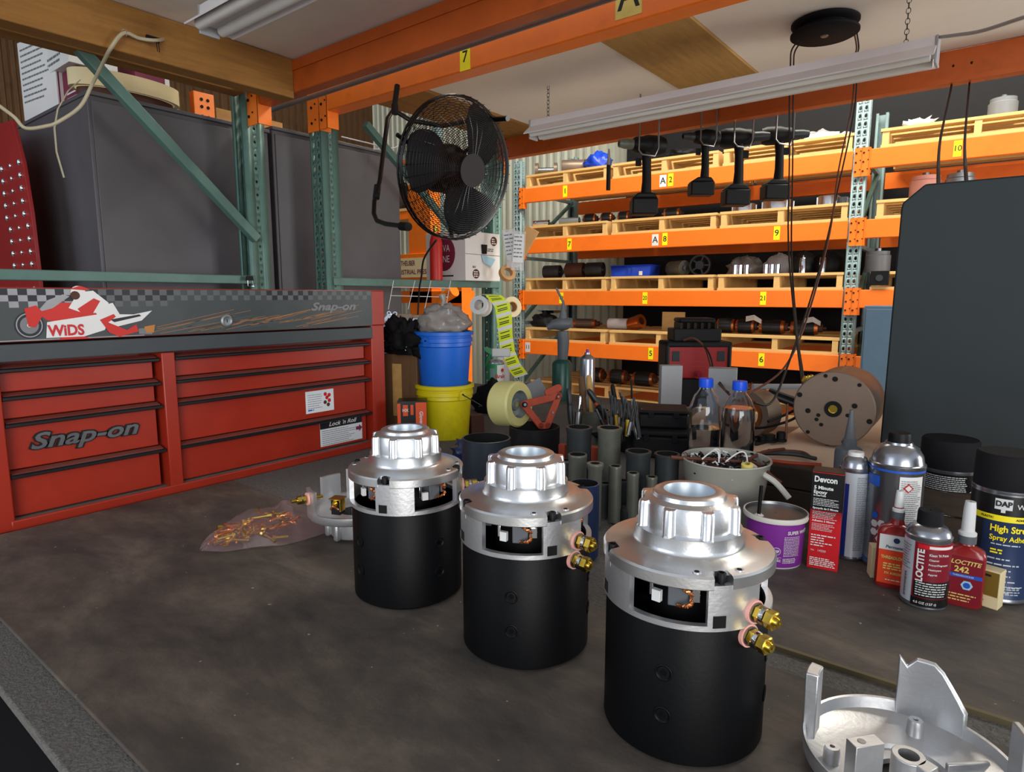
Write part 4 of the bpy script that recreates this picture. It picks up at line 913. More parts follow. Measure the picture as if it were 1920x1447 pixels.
for i in range(NS):
    k = i % 8; mt = 'paper' if k in (0, 7) else ('lime')
    m.quad([LL[i], RR[i], RR[i+1], LL[i+1]], mt)
    if k in (2, 4, 5): 
        a_, b_ = LL[i].lerp(RR[i], .15), LL[i].lerp(RR[i], .8); c_, d_ = LL[i+1].lerp(RR[i+1], .15), LL[i+1].lerp(RR[i+1], .8); off = Rc @ Vector((0, 0, .002)); m.quad([a_+off, b_+off, (d_+b_)/2+off, (c_+a_)/2+off], 'olive')
m.build('label_strip', t, flat=True)
for i, (x, y, w, h, rot, mm, d) in enumerate(((958, 465, 26, 72, -.15, 'bag_clear', 3.5), (972, 470, 24, 74, .06, 'bag_clear', 3.48), (985, 455, 26, 60, .5, 'cardboard', 3.53))):
    c = atd(x, y, d); s_ = d/1200; t = thing('zip_bag' if i < 2 else 'paper_packet', ['small clear bag with printed card, left of the pair hanging on the rear post', 'small clear bag of bright parts, right of the pair on the rear post', 'tan paper packet hanging behind the clear bags at the rear post'][i], 'bag', c, rot=Rc.to_euler())
    Mr = RZ(-rot); w *= s_; h *= s_; MB().box(-w/2, w/2, -h/2, h/2, -.004, .004, mm, Mr).build('pouch', t, bevel=.003)
    if i < 2: m = MB(); m.rpatch(-w*.4, w*.4, -h*.3, h*.42, 'paper', Mr, .0045); m.lines(-w*.36, w*.36, h*.36, h*.1, 6, h*.03, 'greyink', Mr, None, .0052); m.build('card', t, flat=True)
# wire rack and clipboards left of the buckets
t = thing('wire_rack', 'small white wire rack hooked on the green rail above the clipboards', 'wire rack', ata(790, 535, -2.36))
o_ = Vector(t.location); W_ = lambda x, y: Vector(ata(x, y, -2.36))-o_
m = MB()
for xa, xb in ((738, 728), (778, 765), (808, 796), (845, 835)): m.tube([W_(xa, 526), W_(xb, 580)], .0018, 'wire_white', 6)
m.tube([W_(736, 538), W_(845, 540)], .0018, 'wire_white', 6); m.tube([W_(732, 554), W_(840, 557)], .0018, 'wire_white', 6); m.build('wires', t)
cbq = atd(752, 640, 1.95)
for i, (x0, y0, x1, y1, d, mm, lb) in enumerate(((715, 588, 772, 668, 2.02, 'paperblue', 'brown clipboard with pale blue sheet beside the tool chest'), (765, 590, 800, 760, 2.08, 'paper', 'clipboard of white forms behind the wooden box'))):
    a, b = Vector(atd(x0, y1, d)), Vector(atd(x1, y0, d)); t = thing('clipboard', lb, 'clipboard', (a+b)/2, rot=(Rc.to_euler())); hw = (x1-x0)/2*d/1200; hh = (y1-y0)/2*d/1200
    box1('board', -hw, hw, -hh, hh, -.003, 0, 'tan', t, .001); m = MB(); m.box(-hw*.92, hw*.88, -hh*.99, hh*(.72 if i == 0 else .92), 0, .001, mm); m.lines(-hw*.8, hw*.75, hh*.6, hh*.13, 11 if i else 4, hh*.03, 'greyink', None, None, .0014); m.build('paper', t, flat=True)
    if i == 0:
        m = MB(); m.prism([(-hw*.9, hh*.50), (hw*.2, hh*.50), (hw*.35, hh*.58), (hw*.1, hh*.70), (-hw*.2, hh*.98), (-hw*.5, hh*.98), (-hw*.8, hh*.75)], .001, .010, 'chrome'); m.ring(.004, .007, .010, .013, 'chrome', 14, T(-hw*.45, hh*1.0, 0)).ring(.004, .007, .010, .013, 'chrome', 14, T(-hw*.05, hh*.98, 0)); m.build('clip', t)

cable('white flex running from the right end of the light batten out of the picture', [atb(1757, 70, 2.39), atb(1790, 66, 2.3), atb(1840, 58, 2.2), atb(1915, 34, 2.1), atb(1960, 20, 2.0)], .005, 'lamp_grey')
# ================================================================== cans and adhesives on the right
def prof_can(r, h, cap_r, cap_h, capm, bodym, sh=.016, dome=.012):
    """aerosol can profile: body with rims, shoulder, cap"""
    body = [(.001, 0), (r*.92, 0), (r, .002), (r, .004), (r*.975, .006), (r*.975, h-.005), (r, h-.003), (r, h), (r*.94, h+.001)]
    top = [(r*.94, h+.001), (r*.88, h+sh*.45), (r*.70, h+sh*.85), (r*.5, h+sh), (r*.48, h+sh+.003), (.001, h+sh+.003)]
    return body, top
def spray(name, label, px, py, r, h, cap, capr, capm, bodym, loc=None, sh=.016, group=None, z=0):
    p = loc or atz(px, py, z); n = Vector((p[0], p[1], 0)).normalized(); c = (p[0]+n.x*r, p[1]+n.y*r, z)
    t = thing(name, label, 'spray can', c, tocam(c)+pi/2, group)
    body, top = prof_can(r, h, capr, cap, capm, bodym, sh)
    ms = ['silver_can']*4+[bodym]+['silver_can']*3
    MB().lathe(body, bodym, 48, None, 0, 2*pi, ms).build('can', t); MB().lathe(top, 'silver_can', 48).build('shoulder', t)
    z0 = h+sh*.55 if capr < r*.9 else h-.002
    MB().lathe([(capr*.97, z0), (capr, z0+.002), (capr*.985, z0+cap-.003), (capr*.93, z0+cap), (.001, z0+cap)], capm, 40).build('cap', t)
    return t, r*.975
# epoxy carton
A, B = atz(1512, 1062, 0), atz(1570, 1073, 0)
p = (A+B)/2; w = .043; d = .030
hE = .128
t = thing('epoxy_box', 'tall black and red cardboard epoxy carton standing beside the purple tub', 'box', (p.x, p.y, 0), atan2(B.y-A.y, B.x-A.x)-.0)
w = (B-A).length*1.0; box1('body', -w/2, w/2, 0, d, 0, hE, 'label_red', t, .0006)
m = MB(); Me = frame((0, -.0004, 0), (1, 0, 0), (0, 0, 1)); m.rpatch(-w/2, w/2, hE*.62, hE-.0006, 'labelblack', Me)
for i in range(8): 
    zz = hE*(.62-.015*i); m.rpatch(-w/2, w/2, zz-hE*.006*(1-i/8), zz, 'labelblack', Me)
m.text('Devcon', .0105, 'white', Me, bold=.03, x=-w*.42, y=hE*.93, z=.0008, align='L', maxw=w*.72)
m.text('5 Minute', .0062, 'white', Me, bold=.03, x=-w*.42, y=hE*.845, z=.0008, align='L'); m.text('Epoxy', .0062, 'white', Me, bold=.03, x=-w*.42, y=hE*.80, z=.0008, align='L'); m.text('In DevTube', .0030, 'white', Me, bold=.03, x=-w*.42, y=hE*.765, z=.0008, align='L')
m.lines(-w*.42, w*.42, hE*.735, .0021, 5, .0008, 'nozzle', Me); m.text('Epoxyde de 5 Minute', .0034, 'white', Me, bold=.03, x=-w*.42, y=hE*.635, z=.0008, align='L', maxw=w*.85); m.lines(-w*.42, w*.42, hE*.60, .0021, 5, .0007, 'nozzle', Me)
m.text('Adhesivo 5 Minuto', .0034, 'white', Me, bold=.03, x=-w*.42, y=hE*.505, z=.0008, align='L', maxw=w*.8); m.lines(-w*.42, w*.36, hE*.475, .0020, 5, .0007, 'nozzle', Me)
m.lines(-w*.42, w*.42, hE*.36, .0034, 5, .0014, 'white', Me, rag=.5); m.text('14250', .0040, 'white', Me, bold=.0, x=-w*.05, y=hE*.195, z=.0008); m.text('No.', .0030, 'white', Me, x=-w*.34, y=hE*.195, z=.0008); m.lines(-w*.42, w*.42, hE*.12, .0024, 5, .0012, 'white', Me)
m.build('printed_face', t, flat=True)
m = MB(); Ms = frame((w/2+.0004, 0, 0), (0, 1, 0), (0, 0, 1)); m.rpatch(0, d, hE*.55, hE-.0006, 'labelblack', Ms); m.rpatch(-w/2, w/2, 0, d, 'labelblack', frame((0, 0, hE+.0003), (1, 0, 0), (0, 1, 0))); m.build('printed_side', t, flat=True)
# slim white can with blue stripe and sealant nozzle behind the carton
p = atz(1588, 1052, 0); t, rr = spray('spray_can', 'slim white spray can with a dark blue stripe, tucked behind the epoxy carton', 1590, 1052, .0185, .125, .012, .010, 'nozzle', 'white_can')
m = MB(); W1 = cylwarp(rr); m.patch(rr, -.012, -.005, .006, .105, 'darkblue', n=4); m.lines(.004, .018, .115, .0024, 42, .0008, 'greyink', None, W1, .0008); m.build('print', t, flat=True)
p = atz(1575, 1000, 0); zt = .115
t = thing('sealant_cartridge', 'grey sealant tube with a long tapered nozzle behind the epoxy carton', 'sealant tube', (p.x-.0, p.y+.02, 0), 0)
MB().lathe([(.001, 0), (.0185, 0), (.0190, .002), (.0190, .120), (.0175, .126), (.010, .130), (.0095, .140), (.0075, .141), (.0032, .178), (.0028, .184), (.001, .184)], 'grey_plastic', 28).build('tube', t)
# big chrome lubricant can
t, rr = spray('spray_can', 'tall silver spray can with blue rings and hexagons, black cap', 1665, 1075, .0320, .139, .025, .0130, 'black', 'silver_can', sh=.024)
m = MB(); W1 = cylwarp(rr); m.patch(rr, -.1, .1, .131, .134, 'blue', n=60); m.patch(rr, -.1, .1, .0075, .0105, 'blue', n=60); m.patch(rr, .004, .034, .012, .127, 'white', n=10)
m.poly([W1(Vector((x, y, .001))) for x, y in circ(-.029, .142, .010, 14)], 'blue', None, 0) if 0 else m.patch(rr, -.040, -.018, .110, .124, 'blue', n=6, eps=.0006)
m.lines(.006, .032, .122, .0026, 32, .0009, 'greyink', None, W1, .0009)
for i, (x, y) in enumerate(((-.021, .072), (-.021, .061), (-.012, .063), (-.021, .050), (-.012, .052), (-.013, .042))): m.poly(circ(x, y, .0050, 6), 'blue' if i == 0 else 'nozzle', None, .0009, W1)
m.poly([(.008, .113), (.014, .119), (.020, .113), (.014, .107)], 'label_red', None, .0013, W1); m.poly([(.010, .113), (.014, .117), (.018, .113), (.014, .109)], 'white', None, .0017, W1)
m.build('print', t, flat=True)
# black capped can
t, rr = spray('spray_can', 'black spray can with wide black cap and white small print, behind the red bottles', 1765, 1012, .0375, .102, .044, .0370, 'rubber', 'labelblack')
m = MB(); W1 = cylwarp(rr); m.lines(-.032, .026, .094, .0028, 28, .0011, 'nozzle', None, W1, .0008, rag=.12); m.text('S', .020, 'nozzle', None, x=.034, y=.066, warp=W1); m.patch(rr, -.11, .11, .098, .0995, 'steel_dark', n=60); m.build('print', t, flat=True)
# blue adhesive can at the right edge
t, rr = spray('spray_can', 'dark blue adhesive spray can with yellow band at the right picture edge', 1862, 1130, .0325, .132, .042, .0318, 'rubber', 'navy')
m = MB(); W1 = cylwarp(rr); m.patch(rr, -.1, .1, .104, .127, 'labelblack', n=60); m.patch(rr, -.1, .1, .097, .104, 'yellow', n=60, eps=.0006); m.patch(rr, -.1, .1, .127, .129, 'silver_can', n=60, eps=.0007); m.patch(rr, -.0325, -.018, .03, .097, 'slate', n=5, eps=.0006)
m.patch(rr, -.008, .008, .111, .1235, 'nozzle', n=6, eps=.0008); m.patch(rr, -.002, .002, .1075, .111, 'nozzle', n=3, eps=.0008); m.text('DAP', .0085, 'ink', None, bold=.04, x=0, y=.1175, z=.0013, warp=W1, sx=.9)
m.text('Weldwood', .0080, 'nozzle', None, bold=.01, x=.012, y=.1155, z=.0009, warp=W1, align='L'); m.text('PLASTIC', .0034, 'ink', None, bold=.03, x=-.014, y=.1005, z=.001, warp=W1); m.text('ADHESIVE', .0034, 'ink', None, bold=.03, x=.020, y=.1005, z=.001, warp=W1)
m.text('High Strength', .0105, 'yellow', None, bold=.03, x=-.010, y=.0885, z=.0009, warp=W1, align='L', sx=.85); m.text('Spray Adhesive', .0085, 'yellow', None, bold=.02, x=-.010, y=.0775, z=.0009, warp=W1, align='L', sx=.85)
m.lines(-.008, .028, .071, .003, 1, .0014, 'white_can', None, W1, .0009); m.lines(-.008, .004, .0645, .0034, 2, .0018, 'yellow', None, W1, .0009)
m.lines(-.010, .028, .054, .0065, 7, .0016, 'white_can', None, W1, .0009, rag=.5); m.lines(.000, .028, .022, .003, 4, .0012, 'white_can', None, W1, .0009)
m.text('OZ.', .0045, 'white_can', None, bold=.02, x=-.002, y=.010, z=.0009, warp=W1); m.build('print', t, flat=True)
# front small can
t, rr = spray('spray_can', 'small dark red and white spray can in front of the two red bottles', 1728, 1144, .0235, .083, .021, .0128, 'rubber', 'white_can', sh=.012)
m = MB(); W1 = cylwarp(rr); m.patch(rr, -.012, .036, .004, .078, 'label_wine', n=24); m.patch(rr, -.012, .036, .004, .014, 'labelblack', n=24, eps=.0006); m.patch(rr, -.009, .036, .0715, .0765, 'label_red', n=20, eps=.0007); m.patch(rr, .002, .030, .0725, .0755, 'white', n=14, eps=.001); m.patch(rr, -.010, .036, .015, .034, 'labelblack', n=20, eps=.0007)
LW = lambda v: W1(Vector((-.0045-v.y, .0215+v.x, v.z)))
LW = lambda v: W1(Vector((-.0050-v.y, v.x+.052, v.z)))
m.text('LOCTITE', .0090, 'white', None, bold=.04, warp=LW, z=.0012, sx=1.05)
for i, (s_, sz) in enumerate((("Kleen 'N Prime", .0042), ('Cleaner', .003), ('Primer/Degreaser', .003), ('Nettoyant', .003), ('Appret', .003))): m.text(s_, sz, 'white', None, bold=.015, x=.0025, y=.0655-i*.0056, z=.0011, warp=W1, align='L', maxw=.020)
m.lines(-.008, .024, .0325, .0028, 6, .0012, 'nozzle', None, W1, .0012, rag=.1); m.text('4.5 OZ (127 g)', .0036, 'white', None, bold=.02, x=.002, y=.0085, z=.0012, warp=W1, maxw=.024)
for i in range(16): m.lines(-.022, -.019, .012+.0018*i, .01, 1, .0010, 'ink', None, W1, .0008)
m.lines(-.030, -.015, .072, .003, 10, .0010, 'greyink', None, W1, .0008); m.build('print', t, flat=True)
# red bottles
def bottle(label, px, py, w, h, d, capc, lab, capw=.008, neck=.02, zt=.03, lean=0):
    p = atz(px, py, 0); n = Vector((p.x, p.y, 0)).normalized(); c = (p.x+n.x*d*.5, p.y+n.y*d*.5, 0)
    t = thing('glue_bottle', label, 'bottle', c, tocam(c)+pi/2+lean); pr = []
    m = MB(); N_ = 28; lv = [(0, .90), (.003, 1), (h-.010, .99), (h-.004, .86), (h-.0005, .55), (h+.001, .40), (h+neck*.4, .30), (h+neck, .27)]
    vs = []
    for z, s_ in lv:
        for k in range(N_):
            a = 2*pi*k/N_; e = .5 if s_ > .6 else 1.; ca, sa = cos(a), sin(a); x = w/2*s_*(abs(ca)**e)*(1 if ca > 0 else -1); y = (d/2 if s_ > .6 else w/2)*s_*(abs(sa)**e)*(1 if sa > 0 else -1); vs.append((x, y, z))
    fs = [(j*N_+i, j*N_+(i+1) % N_, (j+1)*N_+(i+1) % N_, (j+1)*N_+i) for j in range(len(lv)-1) for i in range(N_)]+[tuple(range(N_-1, -1, -1)), tuple(range((len(lv)-1)*N_, len(lv)*N_))]
    m.add(vs, fs, 'redbottle').build('body', t)
    zc = h+neck*.7; MB().lathe([(capw*1.05, zc-.004), (capw*1.1, zc+.004), (capw*.8, zc+.006), (capw*.72, zc+zt*.8), (capw*.62, zc+zt), (.001, zc+zt)], capc, 20).lathe([(capw*1.12, zc-.008), (capw*1.12, zc+.001)], 'grey_plastic', 20).build('cap', t)
    m = MB(); Mq = frame((0, -d/2-.0002, 0), (1, 0, 0), (0, 0, 1)); lab(m, Mq, w, h); m.build('label', t, flat=True); return t
def lab1(m, M, w, h):
    m.rpatch(-w*.42, w*.46, h*.08, h*.86, 'orange_label', M); m.rpatch(-w*.42, w*.46, h*.62, h*.86, 'nozzle', M, .0006); m.text('Permatex', .0052, 'navy', M, bold=.02, shear=.2, x=.0, y=h*.67, z=.0009, maxw=w*.7); m.poly(circ(.001, h*.78, .0034, 12), 'navy', M, .0009)
    m.text('THREADLOCKER', .0052, 'oldyellow', M, bold=.03, x=.0015, y=h*.50, z=.0009, maxw=w*.78); m.lines(-w*.28, w*.3, h*.41, .0030, 3, .0016, 'oldyellow', M); m.text('PX K00250', .0040, 'oldyellow', M, bold=.02, x=.0, y=h*.25, z=.0009, maxw=w*.7); m.lines(-w*.2, w*.3, h*.15, .003, 1, .0012, 'nozzle', M)
def lab2(m, M, w, h):
    m.rpatch(-w*.45, w*.44, h*.06, h*.84, 'label_wine', M); m.text('LOCTITE', .0070, 'oldyellow', M, bold=.02, shear=.25, x=0.001, y=h*.75, z=.0009, maxw=w*.85); m.text('242', .0092, 'oldyellow', M, bold=.03, x=-.002, y=h*.63, z=.0009); m.rpatch(-w*.45, w*.44, h*.50, h*.56, 'blue', M, .0008); m.text('THREADLOCKER', .0026, 'white', M, x=0, y=h*.53, z=.0011, maxw=w*.5)
    m.poly(circ(.004, h*.38, .0058, 6), 'paperblue', M, .0008); m.poly(circ(.004, h*.38, .0034, 14), 'blue', M, .001); m.lines(-w*.38, w*.38, h*.22, .0034, 3, .0013, 'oldyellow', M)
bottle('red glue bottle with orange label, left of the small spray can', 1672, 1104, .040, .078, .022, 'nozzle', lab1, .0062, .022, .026)
bottle('dark red glue bottle with white cap and blue striped label, right of small spray can', 1800, 1137, .040, .070, .022, 'nozzle', lab2, .0082, .016, .040)
for (px, py, w, h, d, mm, lb, rz) in ((1637, 1083, .013, .040, .02, 'cream', 'small plain cream box between the silver can and the orange labelled bottle', .25), (1846, 1137, .028, .044, .02, 'gold', 'small brown and cream box with gold label beside the blue adhesive can', -.25)):
    p = atz(px, py, 0); t = thing('small_box', lb, 'box', (p.x, p.y+.008, 0), tocam(p)+pi/2+rz); box1('body', -w/2, w/2, -d/2+.002, d/2, 0, h, mm if mm != 'gold' else 'cream', t, .0005)
    if mm == 'gold': m = MB(); Mx = frame((0, -d/2+.0016, 0), (1, 0, 0), (0, 0, 1)); m.rpatch(-w*.46, w*.46, h*.33, h*.97, 'gold', Mx); m.lines(-w*.3, w*.4, h*.9, .003, 1, .0026, 'ink', Mx); m.lines(-w*.4, w*.1, h*.28, .003, 2, .0020, 'blue', Mx); m.build('label', t, flat=True)
# purple tub
p = atz(1448, 1067, 0); n = Vector((p.x, p.y, 0)).normalized(); rt = .0395; c = (p.x+n.x*rt*.94, p.y+n.y*rt*.94, 0)
t = thing('tub', 'purple round tub with a white rimmed lid and a black stick in it', 'tub', c, tocam(c)+pi/2)
MB().lathe([(.001, 0), (.034, 0), (.0350, .002), (.0370, .060), (.0405, .061), (.0412, .064), (.0405, .0675), (.0385, .0675), (.0380, .064), (.001, .064)], 'purple', 56, None, 0, 2*pi, ['nozzle', 'nozzle', 'purple']+['tubewhite']*4+['steel', 'steel']).build('tub', t)
m = MB(); W1 = lambda v: Vector(((.0352+.0018*v.y/.06+v.z)*cos(-pi/2+v.x/.036), (.0352+.0018*v.y/.06+v.z)*sin(-pi/2+v.x/.036), v.y))
m.text('SUPER WHITE', .0062, 'white', None, bold=.03, x=.016, y=.049, warp=W1, align='L', sx=.9); m.lines(.012, .034, .044, .0021, 13, .0007, 'white', None, W1, .0009, rag=.05)
m.poly(circ(.0035, .0245, .0052, 20), 'white', None, .0009, W1); m.poly(circ(.0035, .0245, .0046, 20), 'purple', None, .0012, W1); m.text('NSF', .0046, 'white', None, bold=.04, x=.0035, y=.0245, z=.0016, warp=W1, sx=.8)
for q_ in ((-.003, .010, .016, .0164), (-.003, .010, .0105, .0109)): m.poly([(q_[0], q_[2]), (q_[1], q_[2]), (q_[1], q_[3]), (q_[0], q_[3])], 'white', None, .0009, W1)
m.lines(-.002, .010, .0150, .0015, 3, .0007, 'white', None, W1, .0009); m.lines(.0115, .030, .0150, .0018, 4, .0008, 'white', None, W1, .0009, rag=.1); m.build('print', t, flat=True)
MB().tube([(-.0205, -.021, .060), (-.0190, -.022, .105)], .0023, 'black', 8).build('stick', t)
lump('putty', 'crumbs of dried white paste at the foot of the black stick in the tub lid', 'paste', Vector(c)+RZ(tocam(c)+pi/2) @ Vector((-.020, -.022, .064)), .0055, 'brush_white', 4, .6, 4, sz=.35)
# zinc bucket of wire scraps
p = atz(1355, 994, 0); n = Vector((p.x, p.y, 0)).normalized(); c = (p.x+n.x*.050, p.y+n.y*.050, 0)
t = thing('metal_bucket', 'zinc bucket full of wire scraps behind the nearest motor', 'bucket', c, tocam(c)+pi/2)
BTz = .100; BRt = .0665
MB().lathe([(.001, 0), (.050, 0), (.052, .002), (BRt-.001, BTz-.003), (BRt+.001, BTz-.001), (BRt+.0005, BTz+.001), (BRt-.002, BTz), (.051, .004), (.001, .004)], 'zinc', 64).build('body', t)
w = MB(); rn_ = random.Random(11)
for i in range(150):
    a, rr = rn_.uniform(0, 2*pi), BRt*.9*sqrt(rn_.random()); x, y, z = rr*cos(a), rr*sin(a), BTz-.012+rn_.uniform(-.006, .012)
    b = rn_.uniform(0, 2*pi); l_ = rn_.uniform(.006, .016); cu = rn_.uniform(-1, 1)*.006
    w.tube([(x, y, z), (x+l_*.5*cos(b)-cu*sin(b), y+l_*.5*sin(b)+cu*cos(b), z+rn_.uniform(0, .004)), (x+l_*cos(b), y+l_*sin(b), z+rn_.uniform(-.004, .002))], rn_.choice((.0008, .0013, .002)), rn_.choice(('black', 'black', 'brown', 'wire_white', 'wire_white', 'steel_dark', 'black')), 5)
w.cyl(BRt-.008, BTz-.03, BTz-.016, 'case_black', 24); w.build('wire_scrap', t, kind='stuff')
for k, (x, y, a, m_) in enumerate(((-.035, -.03, .6, 'wire_white'), (-.01, -.04, 2.6, 'wire_white'), (.0, -.03, .2, 'wire_white'))):
    MB().tube([(x+.03*u*cos(a)+.008*sin(u*3), y+.03*u*sin(a), BTz+.002+.016*sin(u*pi)) for u in [q/10 for q in range(11)]], .0011, m_, 6).build('white_wire', t)
MB().lathe([(.004, -.004), (.0085, -.003), (.0085, .003), (.004, .004)], 'oldyellow', 20, T(.030, -.046, BTz+.001) @ RX(.2)).build('ferrule', t)
cc = Vector(c)
def loc_(x, y, dz): return Vector(atd(x, y, dz))
cable('thick white sleeving draped out over the rim of the zinc bucket', [atd(1393, 866, 1.0), atd(1408, 872, .98), atd(1430, 888, .955), atd(1455, 905, .94), atd(1480, 934, .93)], .0043, 'tubewhite', 'tubing', 'sleeving')
cable('rusty brown flex lying across the bucket towards the platform', [atd(1258, 857, 1.0), atd(1300, 860, 1.0), atd(1345, 862, 1.0), atd(1395, 864, 1.0), atd(1430, 848, 1.04), atd(1470, 842, 1.08)], .0030, 'cord_brown')
cable('brown flex end curling down beside the white sleeving', [atd(1400, 862, 1.0), atd(1425, 872, .97), atd(1448, 893, .95), atd(1465, 905, .94)], .0026, 'cord_brown')
# ---------------------------------------------------------------- big steel armature case
pA = atz(1562, 838, ZP+.004); Dm = .068
fcx = loc_(1562, 772, 1.155)
ax_ = Rc @ Vector((-.60, -.03, .80)); ax_.z = 0; ax_.normalize()
t = thing('motor_case', 'large tan steel motor case lying on its side on the pale sheet', 'motor', (fcx.x, fcx.y, ZP+.0035))
Rm = Dm; Za = zto((0, 0, Rm+.0005), -ax_)   # local +z points away from the viewer
MB().lathe([(.008, -.002), (Rm*.97, -.002), (Rm, 0), (Rm, .012), (Rm*.985, .014)], 'tan', 64, Za).build('end_plate', t)
MB().lathe([(Rm*.985, .012), (Rm*.985, .125), (Rm*.90, .140), (Rm*.3, .150), (.001, .150)], 'tan', 64, Za).build('shell', t)
MB().ring(.0075, .0145, -.004, .004, 'hole', 24, Za, 'brass').build('bushing', t); MB().cyl(.008, -.001, .004, 'brass', 20, Za).build('bearing', t)
for k, (a, r_) in enumerate([(20, .9), (75, .9), (130, .9), (195, .9), (250, .9), (310, .9), (165, .52), (200, .38), (330, .40), (350, .62), (320, .50), (300, .52), (90, .80)]):
    MB().lathe([(.0001, .0002), (.0030 if k % 3 else .0042, .0002), (.0034 if k % 3 else .0046, -.0004)], 'hole', 14, Za @ T(Rm*r_*cos(R_(a)), Rm*r_*sin(R_(a)), -.0028)).build('bolt_hole', t)
for k in range(3):
    a = R_(70+k*20-90); Zs = Za @ RZ(a) @ T(Rm*.985, 0, .030); MB().box(-.0006, .0008, -.011, .011, -.004, .004, 'hole', Zs).build('vent_slot', t)
MB().box(-.0006, .0012, -.05, .012, -.004, .004, 'hole', Za @ RZ(R_(-60)) @ T(Rm*.985, 0, .022)).build('clamp_band', t)
for i in range(3):
    pz = atd(1506+i*5, 716-i*2, 1.23); MB().tube([Vector(pz)-t.location, Vector(atd(1512+i*6, 706-i, 1.23))-t.location], .0042, 'brass', 8).build('brass_stud', t)
# hanging dark panel right
o0 = atb(1735, 345, 1.33); o1 = atb(1650, 830, 1.33); zt = atb(1735, 345, 1.33).z
xl = o1.x; xt = atb(1693, 380, 1.33)
t = thing('steel_sheet', 'large dark slate steel sheet with clipped corners hanging on two black cords at right', 'panel', (xl, 1.34, ZP+.004))
zz = zt-ZP-.004
MB().prism([(0, 0), (.62, 0), (.62, zz-.05), (.57, zz), (o0.x-xl, zz), (xt.x-xl, zz-(zt-xt.z)), (xt.x-xl-.002, zz-(zt-xt.z)-.01)], 0, .012, 'slate', frame((0, 0, 0), (1, 0, 0), (0, 0, 1))).build('sheet', t, bevel=.003)
for xa, xb in ((1783, 1760), (1817, 1814)):
    a = Vector(atb(xb, 345, 1.345)); b = Vector((Vector(atb(xa, 165, 1.40)).x, 1.40, 1.04+.5)); a.z -= .01
    top = atb(xa, 166, 2.95); mid = atb(xb+(3 if xb < 1800 else -5), 262, 2.2); cable('black cord holding the dark steel sheet, %s of the two' % ('left' if xb < 1800 else 'right'), [a, mid, top, Vector((top.x, 2.962, 1.19))], .0034, 'cord_black', 'cord', 'hanging_cord')
# ---------------------------------------------------------------- tubes and pipe rings between motors and bucket
def pipe(label, px, ptop, d, r, z1, m, name='steel_tube', ri=None, flare=0, z0=0., cat='tube', grp=None, nut=False):
    """px = centre of the upper rim; d = distance along the view axis"""
    c = atd(px, ptop, d); h = c.z-z0; t = thing(name, label, cat, (c.x, c.y, z0), 0, grp); ri = ri or r*.80
    MB().lathe([(ri, h-.0005), (ri, .001), (r, .001), (r, h-.010-flare), (r+flare, h-.004), (r+flare, h-.0006), (r*.97+flare, h), (ri+.001, h)], m, 36, None, 0, 2*pi, ['hole']+[m]*7).build('tube', t); return t
pipe('blue-grey steel pipe ring standing behind the middle motor', 912, 820, 1.14, .0435, .1, 'pipe_blue', 'pipe_ring', .0395)
t = pipe('wide black steel ring with a side hole, under the orange caster bracket', 1002, 798, 1.30, .0515, .1, 'case_black', 'pipe_ring', .047)
MB().cyl(.003, 0, .001, 'hole', 12, zto((.0515*cos(tocam(t.location)+.1), .0515*sin(tocam(t.location)+.1), .055), (cos(tocam(t.location)+.1), sin(tocam(t.location)+.1), 0))).build('side_hole', t)
for (x, y, d, r, m, lb, fl) in ((1086, 800, 1.12, .0215, 'olive', 'dull grey tube with rolled rim, left of the pair behind the middle motor', .002), (1143, 801, 1.10, .0195, 'tube_grey', 'pale spotted tube with rolled rim beside the red block', .0022), (1083, 851, 1.04, .0150, 'tube_grey', 'grey tube with a crimped top in front of the dull grey tube', .0005),
    (1116, 868, .97, .0105, 'tube_grey', 'narrow mottled tube with chrome lip behind the middle motor', .0025), (1197, 845, 1.05, .0195, 'olive', 'dark tube with bent lid right of the spotted tube', .002), (1251, 850, 1.05, .0195, 'olive', 'dark tube with rolled rim touching the zinc bucket', .0018),
    (1154, 873, .99, .0100, 'tube_grey', 'grey tube with bolt head on top, in the middle of the tube cluster', 0), (1187, 886, .98, .0090, 'tube_grey', 'slim grey tube behind the nearest motor', .0005), (1222, 893, .99, .0085, 'tube_grey', 'slim short tube between the two dark tubes', .0005), (1136, 905, 1.02, .0090, 'olive', 'dark slim tube standing low in the cluster', .001), (1168, 900, 1.03, .009, 'olive', 'dark brown tube hidden between slim tubes', .0), (1062, 862, 1.05, .010, 'steel_dark', 'small black tube left of the crimped tube', .001)):
    pipe(lb, x, y, d, r, .1, m, flare=fl, grp='steel tubes standing behind the motors', ri=r*(.8 if r > .014 else .6))
t = pipe('navy blue tube standing against the middle motor', 1096, 905, .86, .0200, .07, 'navy', 'steel_tube', .017)
p = atz(1170, 985, 0); t = thing('pipe_plug', 'low round steel plug with a hole, behind the nearest motor', 'plug', (p.x, p.y+.02, 0)); MB().lathe([(.003, .0225), (.003, .026), (.013, .026), (.0165, .023), (.0175, .018), (.0175, 0), (.001, 0)], 'steel_dark', 32).build('body', t)
p = atd(1118, 838, 1.18); box1('red_block', -.018, .018, -.006, .010, 0, p.z-ZB, 'rust_red', None, .001, loc=None, label='red painted block standing between the two wide grey tubes', cat='block') .location = (p.x, p.y, ZB)
p = atd(1056, 838, 1.20); box1('red_block', -.007, .007, -.006, .006, 0, p.z+.01, 'rust_red', None, .001, label='slim rusty red bar left of the dull grey tube', cat='block').location = (p.x, p.y, ZB)
